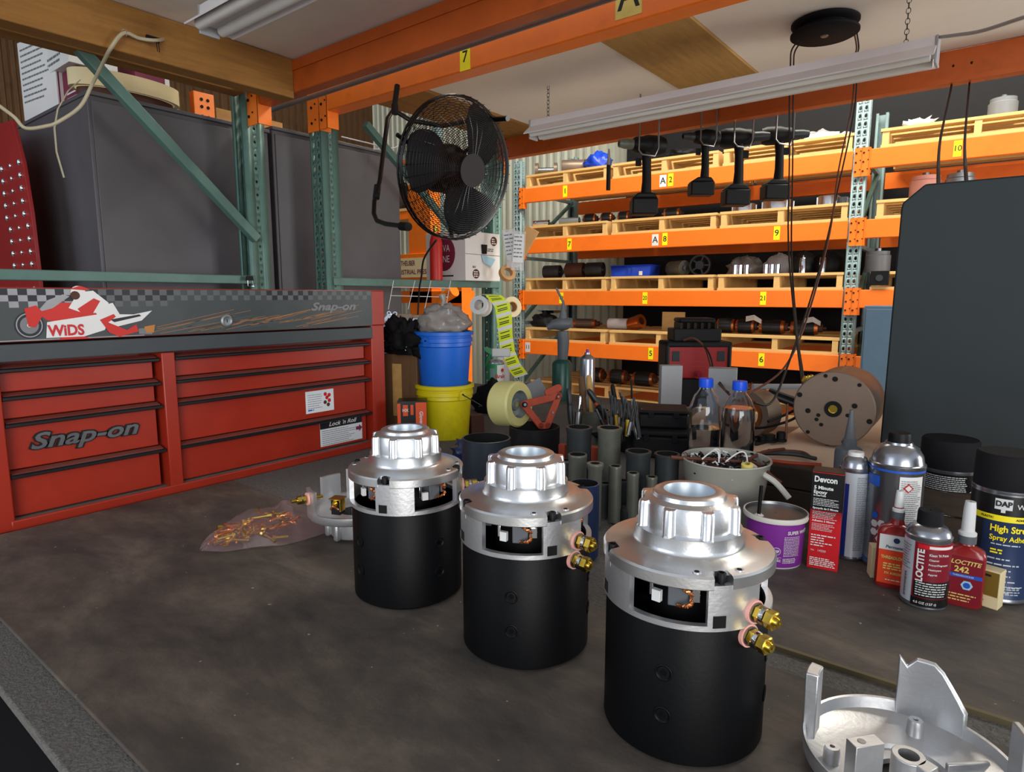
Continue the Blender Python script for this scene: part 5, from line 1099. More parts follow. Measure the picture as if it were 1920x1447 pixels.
# caster wheel with rust red bracket
wc = atd(956, 757, 1.33)
axw = (Rc @ Vector((.80, -.02, .6))).normalized(); Zw = zto((0, 0, 0), axw)
t = thing('caster_wheel', 'pale yellow caster wheel with steel hub in a rusty orange triangular bracket', 'caster', wc)
rw = .0475
MB().lathe([(rw*.60, -.026), (rw*.93, -.026), (rw, -.022), (rw, .022), (rw*.93, .026), (rw*.60, .026)], 'wheel', 48, Zw).build('tyre', t)
MB().lathe([(.006, .018), (.012, .018), (.014, .012), (rw*.50, .014), (rw*.60, .026), (rw*.61, .024)], 'galv', 40, Zw).build('hub', t)
Mw = zto((0, 0, 0), axw) 
bx = (Rc @ Vector((1, .05, -.35))).normalized(); by = (Rc @ Vector((0, 1, 0)))
Mb = frame(axw*.034, bx, by)
def barp(mb, a, b, w, m, M, th=.004):
    a, b = Vector((*a, 0)), Vector((*b, 0)); d = (b-a).normalized(); nrm_ = Vector((-d.y, d.x, 0))*w
    pr = []
    for k in range(7): an = atan2(nrm_.y, nrm_.x)+pi*k/6; pr.append((a.x+w*cos(an), a.y+w*sin(an)))
    for k in range(7): an = atan2(nrm_.y, nrm_.x)+pi+pi*k/6; pr.append((b.x+w*cos(an), b.y+w*sin(an)))
    mb.prism(pr, 0, th, m, M)
m = MB(); barp(m, (0, .0), (.078, .014), .0075, 'rust_red', Mb, .006); barp(m, (0, 0), (.035, -.046), .0070, 'rust_red', Mb, .006); barp(m, (.078, .014), (.050, -.046), .0070, 'rust_red', Mb, .006); barp(m, (.035, -.046), (.050, -.046), .007, 'rust_red', Mb, .006); barp(m, (.055, .022), (.078, .030), .008, 'rust_red', Mb, .006)
br_ = m.build('bracket', t, bevel=.001)
MB().cyl(.0058, 0, .004, 'rubber', 20, Mb @ T(0, 0, .006)).cyl(.003, .004, .006, 'steel', 12, Mb @ T(0, 0, .006)).build('axle_nut', br_); MB().cyl(.0025, .006, .008, 'steel', 10, Mb @ T(.076, .012, 0)).cyl(.0025, .006, .008, 'steel', 10, Mb @ T(.062, -.020, 0)).build('rivet', br_)
p = atd(1000, 735, 1.42); box1('strap_plate', -.028, .028, -.003, .003, -.028, .028, 'mid_grey', None, .001, label='grey worn strip leaning over the caster bracket', cat='strip')
o = [x for x in COL.objects if x.name == 'strap_plate'][0]; o.location = p; o.rotation_euler = (Matrix.Rotation(YAW, 3, 'Z') @ Matrix.Rotation(-.5, 3, 'Y') @ Matrix.Rotation(R_(-50), 3, 'X')).to_euler()
# dark block and rag between yellow pail and wheel
p = atd(885, 785, 1.38); lump('rag', 'dark blue rag slumped between the yellow pail and the caster wheel', 'rag', (p.x, p.y, ZB), .034, 'navy', 3, .5, 2.5, sx=1.3, sz=1.0)
p = atz(893, 812, ZB); t = carton('wood_block', 'dark brown square block leaning at the foot of the yellow pail', 'block', (p.x, p.y, ZB), (.035, .03, .05), tocam(p)+pi/2+.3, 'brown', rot=None)
lump('rag', 'dark rag lying on the brown block by the blue pail', 'rag', (atz(925, 770, 0).x, atz(925, 770, 0).y, ZB), .05, 'rubber', 8, .5, 2.6, sx=1.2, sz=1.1)
# ---------------------------------------------------------------- pails
def pail(label, c, rb, rt_, h, m, handle_a=.6, mm='steel'):
    t = thing('pail', label, 'pail', c, tocam(c)+pi/2)
    MB().lathe([(.001, .002), (rb, .0), (rb+.001, .004), (rb+(rt_-rb)*.72, h*.72), (rt_+.000, h*.74), (rt_*.985, h*.80), (rt_+.002, h*.81), (rt_+.0015, h*.88), (rt_*.99, h*.885), (rt_*.995, h*.93), (rt_+.0045, h*.935), (rt_+.0045, h*.99), (rt_, h), (rt_-.003, h), (rt_-.004, h*.9), (rb-.002, .006), (.001, .006)], m, 56).build('body', t)
    a = -pi/2+handle_a; e = T((rt_+.001)*cos(a), (rt_+.001)*sin(a), h*.845) @ RZ(a) @ RY(pi/2)
    MB().cyl(.0085, -.001, .004, m, 20, e).box(-.0005, .014, -.0085, .0085, -.001, .003, m, e).cyl(.002, .003, .007, 'hole', 8, e).build('handle_ear', t)
    return t
p = atz(835, 826, ZB); n = Vector((p.x, p.y, 0)).normalized(); rb = .058; cY = (p.x+n.x*rb, p.y+n.y*rb, ZB)
ty = pail('yellow plastic pail under the blue pail, beside the tool chest', cY, .059, .0705, .136, 'bucket_yellow', .62)
a = -pi/2+.62; MB().tube([(.074*cos(a), .074*sin(a), .115), (.088*cos(a+.25), .088*sin(a+.25), .100), (.100*cos(a+.55), .100*sin(a+.55), .082), (.09*cos(a+1.2), .09*sin(a+1.2), .070)], .0014, 'steel_dark', 6).build('wire_handle', ty)
zB = ZB+.132; tbp = pail('blue plastic pail stacked in the yellow pail, a knotted plastic bag on top', (cY[0], cY[1], zB), .059, .0700, .136, 'bucket_blue', -.62)
tbag = lump('plastic_bag', 'grey translucent knotted plastic bag bulging out of the blue pail', 'bag', (cY[0], cY[1], zB+.128), .063, 'bag_grey', 6, .28, 3, n=36, k=22, sz=.75)
mkt = MB(); tp = Vector((0, 0, .07)); mkt.tube([tp+Vector((0, 0, -.02)), tp+Vector((.002, 0, .012)), tp+Vector((-.004, 0, .026))], [.016, .005, .010], 'bag_grey', 10); mkt.build('knot', tbag)
# wooden crate, gloves and glove box right of the chest
p = atz(752, 800, ZB); t = thing('wooden_block', 'old stained wooden block standing right of the tool chest, black gloves on top', 'block', (atd(757, 665, 1.62).x, atd(757, 665, 1.62).y, ZB), YAW-.35)
zt = atd(757, 662, 1.62).z-ZB; box1('body', -.048, .048, -.02, .05, 0, zt, 'dark_timber', t, .003); MB().box(-.022, .004, -.0212, -.020, zt*.25, zt*.88, 'plywood').build('worn_stripe', t)
gp = Vector(t.location)+Vector((0, .0, zt))
lump('glove', 'pair of black work gloves heaped on the wooden block', 'gloves', (gp.x, gp.y, gp.z), .052, 'skin_glove', 9, .75, 2.8, n=36, k=24, sx=1.15, sy=.8, sz=1.05)
gl = [o for o in COL.objects if o.name == 'glove'][0]
for k, (x, y, dx, dy, l_) in enumerate(((745, 625, 6, -14, 0), (760, 612, -3, -20, 0), (775, 650, 14, 10, 0), (785, 662, 8, 14, 0))):
    a = Vector(atd(x-dx, y-dy+14, 1.60))-gp; b = Vector(atd(x, y, 1.585))-gp; c = Vector(atd(x+dx, y+dy*.6, 1.58))-gp; MB().tube([a, b, c], [.012, .011, .008], 'skin_glove', 10).build('glove_finger', gl)
MB().cbox((0, 0, 0), (.010, .004, .022), 'white').build('white_tag', gl, loc=Vector(atd(766, 650, 1.575))-gp, rot=(0, .4, .8))
p = atz(775, 800, ZB); t = thing('glove_box', 'black and orange glove box standing at the foot of the wooden block', 'box', (atd(772, 745, 1.50).x, atd(772, 745, 1.50).y, ZB), YAW+.1)
hg = atd(772, 752, 1.50).z-ZB; wg = .034; box1('body', -wg, wg, 0, .05, 0, hg, 'labelblack', t, .001)
m = MB(); Mg = frame((0, -.0004, 0), (1, 0, 0), (0, 0, 1)); m.rpatch(-wg, -wg*.78, .0, hg*.95, 'gloves_orange', Mg); m.rpatch(wg*.25, wg, 0, hg*.97, 'gloves_orange', Mg); m.rpatch(-wg*.62, -wg*.28, hg*.68, hg*.92, 'gloves_orange', Mg); m.rpatch(-wg*.1, wg*.1, hg*.7, hg*.92, 'gloves_orange', Mg); m.text('HX', .010, 'white', Mg, bold=.02, x=-wg*.45, y=hg*.80, z=.0008)
m.text('Gloveworks', .0115, 'white', frame((wg*.62, -.0010, hg*.52), (0, 0, -1), (1, 0, 0)), bold=.02, maxw=hg*.85); m.poly([(-wg*.6, hg*.1), (-wg*.2, hg*.42), (wg*.1, hg*.40), (.0, hg*.2), (-wg*.3, hg*.05)], 'gloves_orange', Mg, .0006); m.build('printing', t, flat=True)
# ---------------------------------------------------------------- things at the back of the bench
def bcan(name, label, cat, px, pb, d, r, h, m, prof=None, z0=None):
    c = atd(px, pb, d); c.z = ZB if z0 is None else z0; t = thing(name, label, cat, c, tocam(c)+pi/2); return t
# spray trigger bottle and brake cleaner
t = bcan('spray_can', 'green and white spray can with red lettering below the label strip', 'spray can', 930, 720, 2.2, 0, 0, '')
r = .029; zt = atd(930, 680, 2.2).z-ZB; MB().lathe([(.001, 0), (r, 0), (r, zt), (r*.8, zt+.010), (r*.3, zt+.014), (.001, zt+.014)], 'greengreen', 36, None, 0, 2*pi, ['silver_can', 'greengreen', 'silver_can', 'silver_can', 'silver_can']).build('can', t)
m = MB(); W1 = cylwarp(r); m.patch(r, .004, .040, zt*.2, zt*.97, 'white', n=8); m.patch(r, -.022, -.004, zt*.62, zt*.88, 'green_light', n=6); m.text('Brake', .019, 'label_red', None, bold=.03, x=-.002, y=zt*.66, warp=W1, align='L'); m.poly(circ(.024, zt*.82, .007, 12), 'label_red', None, .0009, W1); m.build('print', t, flat=True)
t = bcan('trigger_bottle', 'white spray bottle with a green trigger behind the blue pail', 'spray bottle', 938, 720, 2.3, 0, 0, '')
zt = atd(938, 668, 2.3).z-ZB; MB().lathe([(.001, 0), (.034, 0), (.034, zt*.62), (.014, zt*.95), (.013, zt)], 'nozzle', 28).build('bottle', t)
MB().box(-.030, .036, -.010, .010, zt, zt+.030, 'nozzle').build('head', t, bevel=.004); MB().prism([(-.030, .006), (-.052, .020), (-.058, .034), (-.030, .030)], -.009, .009, 'greengreen', frame((0, 0, zt), (1, 0, 0), (0, 0, 1))).tube([(-.032, 0, zt+.01), (-.044, 0, zt-.012), (-.050, 0, zt-.034)], [.006, .005, .004], 'greengreen', 8).build('trigger', t)
# torch
t = bcan('blow_torch', 'grey plastic blow torch with bent burner tube on a dark green gas cylinder', 'torch', 1053, 745, 2.2, 0, 0, '')
r = .0335; zt = atd(1053, 676, 2.2).z-ZB
MB().lathe([(.001, 0), (r, 0), (r, zt-.008), (r*.8, zt+.002), (.010, zt+.010), (.001, zt+.010)], 'propane', 36).build('gas_cylinder', t)
zz = lambda y: atd(1053, y, 2.2).z-ZB
MB().tube([(.002, 0, zt+.004), (.004, 0, zz(640)), (.0, 0, zz(620))], [.017, .020, .021], 'grey_plastic', 16).build('handle', t)
MB().tube([(-.052, 0, zz(614)), (-.03, 0, zz(608)), (0, 0, zz(606)), (.026, 0, zz(606)), (.032, 0, zz(612))], [.008, .017, .024, .020, .006], 'grey_plastic', 16).build('head', t)
MB().tube([(.002, 0, zz(604)), (.002, 0, zz(588)), (.002, 0, zz(566)), (-.022, 0, zz(540))], [.018, .011, .0045, .0035], 'grey_plastic', 10).build('burner_tube', t)
# silver spray can with violet tip
t = bcan('spray_can', 'plain silver spray can with a violet tip among the tool handles', 'spray can', 1100, 760, 2.1, 0, 0, '')
zt = atd(1100, 672, 2.1).z-ZB; MB().lathe([(.001, 0), (.0245, 0), (.0245, zt), (.022, zt+.006), (.010, zt+.016), (.009, zt+.022), (.001, zt+.022)], 'silver_can', 32).build('can', t); MB().cyl(.005, zt+.022, zt+.032, 'purple', 12).build('tip', t)
# pot of tools
pc_ = atd(1115, 768, 1.55); t = thing('paint_tin', 'small dented tin full of brushes and tool handles', 'tin', (pc_.x, pc_.y, ZB), tocam(pc_)+pi/2)
h = pc_.z-ZB; MB().lathe([(.001, 0), (.031, 0), (.032, h*.92), (.036, h*.93), (.0365, h), (.034, h), (.030, .01), (.001, .01)], 'tube_grey', 40).build('tin', t)
def stickthing(name, label, cat, x0, y0, x1, y1, d0, d1, r0, r1, m, m2=None, tipr=None, flat=1.):
    a, b = Vector(atd(x0, y0, d0)), Vector(atd(x1, y1, d1)); t = thing(name, label, cat, a); v = b-a
    MB().tube([Vector((0, 0, 0)), v*.25, v*.55], [r0*.6, r0, r0], m2 or m, 10, flat=flat).build('shaft', t); MB().tube([v*.55, v*.62, v*.93, v], [r1*.8, r1, r1*.9, r1*.5], m, 10, flat=flat).build('handle', t); return t
for a in (('scraper', 'wooden ice-cream-stick shaped scraper leaning in the tin', 'scraper', 1110, 790, 1104, 703, 1.55, 1.56, .006, .008, 'plywood', None),
          ('file', 'broad dark wooden handle leaning left in the tin', 'file', 1098, 790, 1090, 705, 1.55, 1.56, .006, .009, 'dark_timber', None),
          ('screwdriver', 'black and yellow screwdriver leaning right in the tin', 'screwdriver', 1150, 800, 1103, 730, 1.55, 1.54, .003, .008, 'steel_dark', 'oldyellow'),
          ('brush', 'red brush handle between the screwdrivers', 'brush', 1150, 810, 1116, 755, 1.53, 1.52, .003, .006, 'rust_red', None),
          ('screwdriver', 'black screwdriver standing almost upright behind the tin', 'screwdriver', 1160, 790, 1148, 720, 1.60, 1.6, .002, .006, 'black', 'steel'),
          ('socket_driver', 'thin chrome and black driver right of the upright screwdriver', 'screwdriver', 1185, 790, 1184, 712, 1.62, 1.62, .0015, .0025, 'black', 'steel'),
          ('pliers', 'black handled pliers lying over the tin rim', 'pliers', 1165, 815, 1120, 760, 1.50, 1.5, .004, .007, 'black', 'steel'),
          ('drift', 'dark steel drift left of the tin', 'drift', 1071, 800, 1066, 728, 1.5, 1.5, .007, .007, 'steel_dark', None),
          ('chisel', 'bright steel bar beside the tin', 'chisel', 1082, 810, 1088, 742, 1.5, 1.5, .009, .004, 'chrome', 'steel')):
    stickthing(*a)
ORD = ['first', 'second', 'third', 'fourth', 'fifth', 'sixth', 'seventh', 'eighth', 'ninth', 'tenth', 'eleventh', 'twelfth', 'thirteenth', 'fourteenth', 'fifteenth', 'sixteenth', 'seventeenth', 'eighteenth', 'nineteenth', 'twentieth', 'twenty-first', 'twenty-second']
MW = {'black': 'black', 'brass': 'brass coloured', 'steel': 'steel', 'steel_dark': 'dark steel', 'chrome': 'chrome'}
for i in range(22):
    x = 1136+i*3.0; y = 805+(i*23 % 26); hh = 38+(i*29 % 44); d = 1.36+.02*(i*5 % 7)
    a, b = Vector(atd(x, y, d)), Vector(atd(x+(i % 5-2.6)*7, y-hh, d)); m_ = ('black', 'brass', 'steel', 'steel_dark', 'black', 'chrome')[i % 6]
    t = thing('hex_driver', 'small %s bit, %s from the left between tin and black cases' % (MW[m_], ORD[i]), 'driver', a, group='bits and drivers between tin and black cases')
    v = b-a; MB().tube([v*0, v*.5], .0046, m_, 8).build('socket', t); MB().tube([v*.5, v], [.002, .003], 'steel_dark', 8).build('shaft', t)
lump('rag', 'dark oily heap under the upright bits', 'rag', (atz(1168, 838, 0).x, atz(1168, 838, 0).y, ZB), .048, 'case_black', 5, .5, 3, n=30, k=16, sx=1.3, sy=.9, sz=.8)
# black cases
for i, (x0, x1, y0, y1, d, lb) in enumerate(((1186, 1290, 808, 868, 1.40, 'lower of the two black plastic cases stacked behind the tubes'), (1198, 1290, 770, 812, 1.42, 'upper of the two black plastic cases, lid dusty'))):
    a = atd(x0, y1, d); b = atd(x1, y0, d); c = (a+b)/2; w = (x1-x0)*d/1200
    z0_ = ZB if i == 0 else CTOP+.0005; t = thing('black_case', lb, 'case', (c.x, c.y, z0_), YAW-.25+.06*i); 
    h = b.z-z0_ if i == 1 else .5*(atd(1240, 808, d).z-ZB)+.5*(b.z-z0_); CTOP = z0_+h
    box1('body', -w/2, w/2, 0, .10, 0, h*.80, 'case_black', t, .005); box1('lid', -w/2-.001, w/2+.001, -.001, .101, h*.81, h, 'case_black', t, .004)
    for s_ in (-.25, .25): box1('latch', w*s_-.006, w*s_+.006, -.004, 0, h*.62, h*.9, 'rubber', t, .001)
# aluminium blocks
for (x0, x1, y0, y1, d, dp, lb, rz) in ((1238, 1277, 684, 775, 1.75, .03, 'upright aluminium block on the left, in front of the red tester', .0), (1326, 1377, 690, 775, 1.78, .05, 'upright aluminium block behind the blue capped bottles', -.35)):
    a = atd(x0, y1, d); b = atd(x1, y0, d); c = atd((x0+x1)/2, y1, d); w = (x1-x0)*d/1200
    box1('metal_block', -w/2, w/2, 0, dp, 0, b.z-ZB, 'blockmetal', None, .0015, label=lb, cat='block'); o = sorted([q for q in COL.objects if q.name.startswith('metal_block')], key=lambda q: q.name)[-1]; o.location = (c.x, c.y, ZB); o.rotation_euler = (0, 0, YAW+rz)
# red tester with black box on top
d = 2.05; a = atd(1246, 712, d); b = atd(1370, 640, d); c = atd(1308, 712, d); w = (1370-1246)*d/1200; h = b.z-ZB
t = thing('battery_tester', 'boxy red battery tester with black bumper frame, clamps draped over it', 'tester', (c.x, c.y, ZB), YAW)
z1 = atd(1308, 710, d).z-ZB
box1('body', -w/2+.008, w/2-.008, 0, .10, z1, h-.008, 'red_case', t, .006); MB().box(-w/2, w/2, -.004, .104, h-.018, h, 'case_black').box(-w/2, -w/2+.014, -.004, .104, z1, h, 'case_black').box(w/2-.014, w/2, -.004, .104, z1, h, 'case_black').build('bumper', t, bevel=.006)
box1('base', -w/2+.01, w/2-.02, .0, .10, 0, z1-.001, 'case_black', t, .004)
for s_ in (-.34, .34): box1('display', w*s_-.012, w*s_+.012, -.002, .001, h-.062, h-.030, 'slate', t, .001)
MB().cyl(.013, -.002, .003, 'label_wine', 20, zto((0, 0, h-.105), (0, -1, 0))).cyl(.006, .003, .010, 'label_wine', 12, zto((0, 0, h-.105), (0, -1, 0))).build('knob', t); m = MB(); m.lines(-.02, .02, h-.045, .016, 3, .002, 'rust_red', frame((0, -.0008, 0), (1, 0, 0), (0, 0, 1)), rag=.05); m.build('printing', t)
a = atd(1303, 640, d); z2 = atd(1303, 596, d).z
t = thing('black_tray', 'black slotted plastic holder standing on top of the red tester', 'holder', (c.x-.005, c.y, ZB+h+.0005), YAW); w2 = .076; h2 = z2-(ZB+h)
box1('base', -w2, w2, 0, .09, 0, h2*.55, 'case_black', t, .004); box1('lid', -w2*.78, w2*.75, .0, .085, h2*.80, h2, 'case_black', t, .008)
for k in range(6): x = -w2*.75+k*w2*.29; box1('slot_wall', x, x+.008, 0.002, .08, h2*.55, h2*.80, 'black', t)
cable('brown and grey test lead drooping from the tester to the bottles', [atd(1282, 638, 2.0), atd(1300, 634, 1.98), atd(1322, 652, 1.95), atd(1334, 690, 1.9), atd(1345, 715, 1.8), atd(1368, 740, 1.6)], .0032, 'cord_brown')
cable('second thin dark test lead running over the aluminium block', [atd(1296, 633, 1.99), atd(1318, 645, 1.96), atd(1332, 668, 1.9), atd(1340, 700, 1.85), atd(1358, 728, 1.7), atd(1366, 735, 1.6)], .0025, 'cord_black')
# water bottles
for i, (x, yb, d) in enumerate(((1318, 862, 1.24), (1380, 868, 1.20))):
    c = atd(x, yb, d); t = thing('water_bottle', ['clear plastic bottle with blue cap, left of the pair', 'clear plastic bottle with blue cap, right of the pair'][i], 'bottle', (c.x, c.y, ZB), 0)
    zt = atd(x, 706 if i == 0 else 711, d).z-ZB; r = .0300; H_ = zt
    q_ = lambda k: [(r*.8-k*.5, .0+k), (r-k, .005+k), (r-k, H_*.30), (r*.985-k, H_*.31), (r*.985-k, H_*.36), (r-k, H_*.37), (r-k, H_*.66), (r*.97-k, H_*.72), (r*.72-k, H_*.83), (r*.42-k, H_*.89), (r*.40-k, H_*.93)]
    MB().lathe([(.001, .001)]+q_(0)+q_(.0009)[::-1]+[(.001, .0022)], 'pet', 40).build('bottle', t); lv = H_*(.52 if i == 0 else .75)
    pl_ = [(.001, .0026), (r*.76, .0026), (r-.0011, .007), (r-.0011, min(lv, H_*.66))]+([(r*.90, lv)] if i else [])
    MB().lathe(pl_+[(.001, pl_[-1][1])], 'liquid', 40).build('water', t)
    MB().lathe([(r*.44, H_*.915), (r*.45, H_*.925), (r*.44, H_*.995), (r*.40, H_), (.001, H_)], 'capblue', 28).build('cap', t)
# wound stator behind bottles, white framed tray and cords
c = atd(1412, 800, 1.55); t = thing('stator', 'small wound field coil ring standing just right of the blue capped bottles', 'motor part', (c.x, c.y, ZB), YAW-.9)
zc = c.z-ZB+.0; rr = .055; MB().ring(rr*.72, rr, -.03, .03, 'tan', 40, T(0, 0, rr+.02) @ RX(pi/2)).build('shell', t); MB().ring(rr*.55, rr*.72, -.022, .033, 'copper', 30, T(0, 0, rr+.02) @ RX(pi/2)).build('winding', t); box1('foot', -.03, .03, -.03, .03, 0, .022, 'steel_dark', t)
a = Vector(atd(1417, 790, 1.9)); 
t = thing('picture_frame', 'open pale metal frame standing behind the brown motor case', 'frame', (atd(1458, 800, 1.75).x, atd(1458, 800, 1.75).y, ZP+.0035), YAW)
w = .070; z0_ = 0.0; h = atd(1458, 722, 1.75).z-ZP
MB().box(-w, w, 0, .02, h-.012, h, 'lamp_grey').box(-w, w, 0, .02, 0, .012, 'lamp_grey').box(-w, -w+.014, 0, .02, .012, h-.012, 'lamp_grey').box(w-.014, w, 0, .02, .012, h-.012, 'lamp_grey').build('frame', t, bevel=.001)
for i, (x, y0_, y1_, m_) in enumerate(((1428, 815, 838, 'black'), (1440, 812, 840, 'black'), (1463, 808, 838, 'black'), (1472, 755, 838, 'cord_brown'))):
    a, b = atd(x, y1_, 1.20), atd(x, y0_, 1.20); t = thing('drill_bit', ['short black socket at the front edge of the pale sheet, leftmost', 'wider black socket on the pale sheet', 'black chuck standing on the pale sheet near the motor case', 'long thin brown rod standing before the motor case'][i], 'bit', (a.x, a.y, ZP+.004)); h = b.z-ZP-.004
    r_ = (.009, .012, .008, .0022)[i]; MB().lathe([(.001, 0), (r_*1.3, 0), (r_*1.3, h*.25), (r_, h*.28), (r_, h*.9), (r_*.7, h), (.001, h)], m_, 20).build('body', t)
for i, (pts, m_, lb) in enumerate((([(1398, 852), (1440, 850), (1490, 852), (1530, 860)], 'steel_dark', 'long black probe lying on the front edge of the platform'), ([(1430, 862), (1480, 868), (1540, 872)], 'rust_red', 'red lead lying beside the black probe'), ([(1440, 845), (1500, 848), (1520, 858)], 'brown', 'thin brown drill lying behind the black probe'))):
    cable(lb, [Vector(atz(x, y, ZP+.008)) for x, y in pts], .0035, m_, 'lead', 'test_lead')
# flat packet sheets
p = atz(1500, 800, ZP+.004); t = thing('stack_of_sheets', 'low stack of grey sheets under the open metal frame', 'sheets', (p.x-.05, p.y+.35, ZP+.004), YAW)
for k in range(4): box1('sheet', -.09+.004*k, .09-.006*k, -.1, .1, .006*k, .006*k+.005, 'galv' if k % 2 else 'case_black', t)
# cords of the reel
reel = rp
for i, (pts, m_, lb) in enumerate((
    ([(1497, 76, 2.08), (1484, 95, 2.15), (1482, 122, 0), (1480, 190, 0), (1480, 300, 2.3), (1478, 450, 2.0), (1490, 600, 1.7), (1502, 700, 1.45), (1508, 740, 1.30), (1495, 780, 1.22), (1440, 800, 1.25), (1400, 802, 1.3)], 'cord_black', 'leftmost black cord from the ceiling reel, ending by the bottles'),
    ([(1502, 78, 2.08), (1490, 98, 2.15), (1488, 122, 0), (1487, 190, 0), (1486, 320, 2.3), (1484, 470, 2.0), (1494, 620, 1.7), (1506, 710, 1.42), (1500, 760, 1.25), (1440, 790, 1.2)], 'cord_black', 'second black cord from the left side of the ceiling reel'),
    ([(1602, 52, 2.12), (1606, 88, 2.2), (1603, 112, 0), (1597, 200, 0), (1572, 320, 2.2), (1555, 440, 1.9), (1512, 600, 1.8), (1470, 690, 1.6), (1400, 740, 1.4)], 'cord_brown', 'brown cord slanting from the reel down to the bottles'),
    ([(1607, 54, 2.12), (1610, 88, 2.2), (1607, 112, 0), (1602, 205, 0), (1570, 360, 2.2), (1548, 460, 1.9), (1520, 560, 1.85), (1486, 660, 1.6), (1450, 750, 1.4), (1415, 755, 1.35)], 'cord_black', 'black cord from the right side of the reel'))):
    P_ = [Vector(atd(x, y, d)) if d else Vector(atb(x, y, 2.52)) for x, y, d in pts]; P_[0].z = min(P_[0].z, 1.215); cable(lb, P_, .0026, m_, 'cord', 'hanging_cord')
# ================================================================== cordless drills hung behind the light
HY = 2.80
def hook(parent, x, z0, z1, w=.05):
    MB().tube([(x-w, -.06, z1), (x-w, -.06, z0+.02), (x-w*.7, -.07, z0), (x+w*.6, -.06, z0-.005), (x+w, -.05, z0+.03), (x+w, -.05, z1)], .0040, 'steel', 7).build('wire_hook', parent)
def drill(label, px, ytop, ybot, s=1., face=-1, m='black', battery=1., nose='steel_dark', hooks=True, rz=0.):
    c = atd(px, ytop+22, 2.95); hh = atd(px, ytop, 2.95).z-atd(px, ybot, 2.95).z
    t = thing('cordless_drill', label, 'drill', c, YAW+rz); k = hh/.30
    Zx = zto((0, 0, 0), (face, -.25, .0)); MB().lathe([(.001, -.075*k), (.030*k, -.07*k), (.036*k, -.05*k), (.036*k, .0), (.030*k, .02*k), (.028*k, .045*k), (.020*k, .055*k), (.001, .055*k)], m, 28, Zx).build('motor_housing', t)
    MB().lathe([(.010*k, .050*k), (.018*k, .052*k), (.018*k, .085*k), (.013*k, .110*k), (.008*k, .112*k), (.007*k, .06*k)], nose, 22, Zx).build('chuck', t)
    MB().tube([(0, 0, -.02*k), (.004, 0, -.07*k), (.006, 0, -.13*k), (.004, 0, -.19*k)], [.022*k, .019*k, .020*k, .024*k], m, 14, flat=.85).build('grip', t, bevel=0)
    MB().box(-.052*k*battery, .044*k, -.036*k, .036*k, -.255*k, -.195*k, m).prism([(-.052*k*battery, -.195*k), (.044*k, -.195*k), (.028*k, -.175*k), (-.030*k, -.175*k)], -.030*k, .030*k, m, frame((0, 0, 0), (1, 0, 0), (0, 0, 1))).build('battery', t, bevel=.006*k)
    MB().box(.008*k*face-.010*k, .008*k*face+.010*k, -.006*k, .006*k, -.075*k, -.048*k, 'rubber', T(.020*k*face, 0, 0)).build('trigger', t)
    if hooks: hook(t, 0, -.045*k, 1.244-c.z, .036*k)
    return t
drill('leftmost cordless tool, with a long open nose, hanging under the light batten', 1212, 250, 402, 1, -1, nose='tube_grey')
drill('second cordless tool from the left, short, with a wide battery', 1322, 236, 362, 1, -1, battery=1.2)
drill('third cordless tool from the left, hanging close beside the second', 1386, 236, 384, 1, 1)
drill('rightmost cordless tool, with a heavy square battery', 1462, 232, 372, 1, 1, battery=1.1)
t = thing('grease_needle', 'slim black and chrome probe hanging from the rear orange beam', 'tool', atb(1142, 279, 2.985)); k = 3.0/1200
MB().tube([(0, 0, 0), (0, 0, -20*k), (0, 0, -32*k)], [.004, .008, .010], 'chrome', 12).build('tip', t); MB().tube([(0, 0, -32*k), (0, 0, -82*k)], .011, 'black', 12).build('handle', t)
# ================================================================== goods on the far rack
def onrow(px, row, y=.25): q = fpx(px, 500, y); return q.x
def place(name, label, cat, px, row, y=.22, rz=0, group=None):
    top = ROWS[row]+.001+.118
    q = FM @ Vector((onrow(px, row, y), y, top)); return thing(name, label, cat, q, FA+rz, group)
def fscale(px, y=.22): q = FM @ Vector((onrow(px, 0, y), y, 0)); return ((Matrix.Rotation(-YAW, 3, 'Z') @ (q-CAM)).y)/1200
GA = 'wound armatures on the pallets'
def armature(label, x0, x1, row, hpx, m='steel_dark', rz=.12, wind=True, y=.22, end=None):
    k = fscale((x0+x1)/2, y); L_ = (x1-x0)*k; r_ = hpx*k/2; t = place('armature', label, 'armature', (x0+x1)/2, row, y, rz); Z = T(-L_/2, 0, r_) @ RY(pi/2)
    if wind:
        m_ = MB(); m_.lathe([(r_*.985, L_*.18), (r_, L_*.20), (r_, L_*.74), (r_*.985, L_*.76)], m, 28, Z)
        for q in range(14): m_.box(L_*.2-L_/2, L_*.74-L_/2, -r_*.02, r_*.02, -.001, .0012, 'hole', T(0, 0, r_) @ RX(2*pi*q/14) @ T(0, 0, r_))
        m_.build('core', t); MB().lathe([(r_*.3, L_*.06), (r_*.86, L_*.08), (r_*.93, L_*.18)], 'copper', 24, Z).build('winding', t); MB().lathe([(r_*.93, L_*.76), (r_*.86, L_*.86), (r_*.3, L_*.88)], 'copper', 24, Z).build('winding', t); MB().lathe([(.001, -L_*.04), (r_*.22, -L_*.04), (r_*.22, L_*.08)], 'steel', 14, Z).build('shaft', t); MB().lathe([(r_*.55, L_*.87), (r_*.55, L_*.98), (r_*.2, L_*.98), (r_*.2, L_*1.08), (.001, L_*1.08)], end or 'brown', 20, Z).build('commutator', t)
    else:
        MB().lathe([(.001, .0), (r_*.97, 0), (r_, L_*.03), (r_, L_*.97), (r_*.97, L_), (r_*.8, L_), (r_*.78, L_*.96), (.001, L_*.96)], m, 32, Z).build('shell', t); MB().cyl(r_*.35, L_*.95, L_*1.05, 'steel', 16, Z).build('shaft', t)
    return t
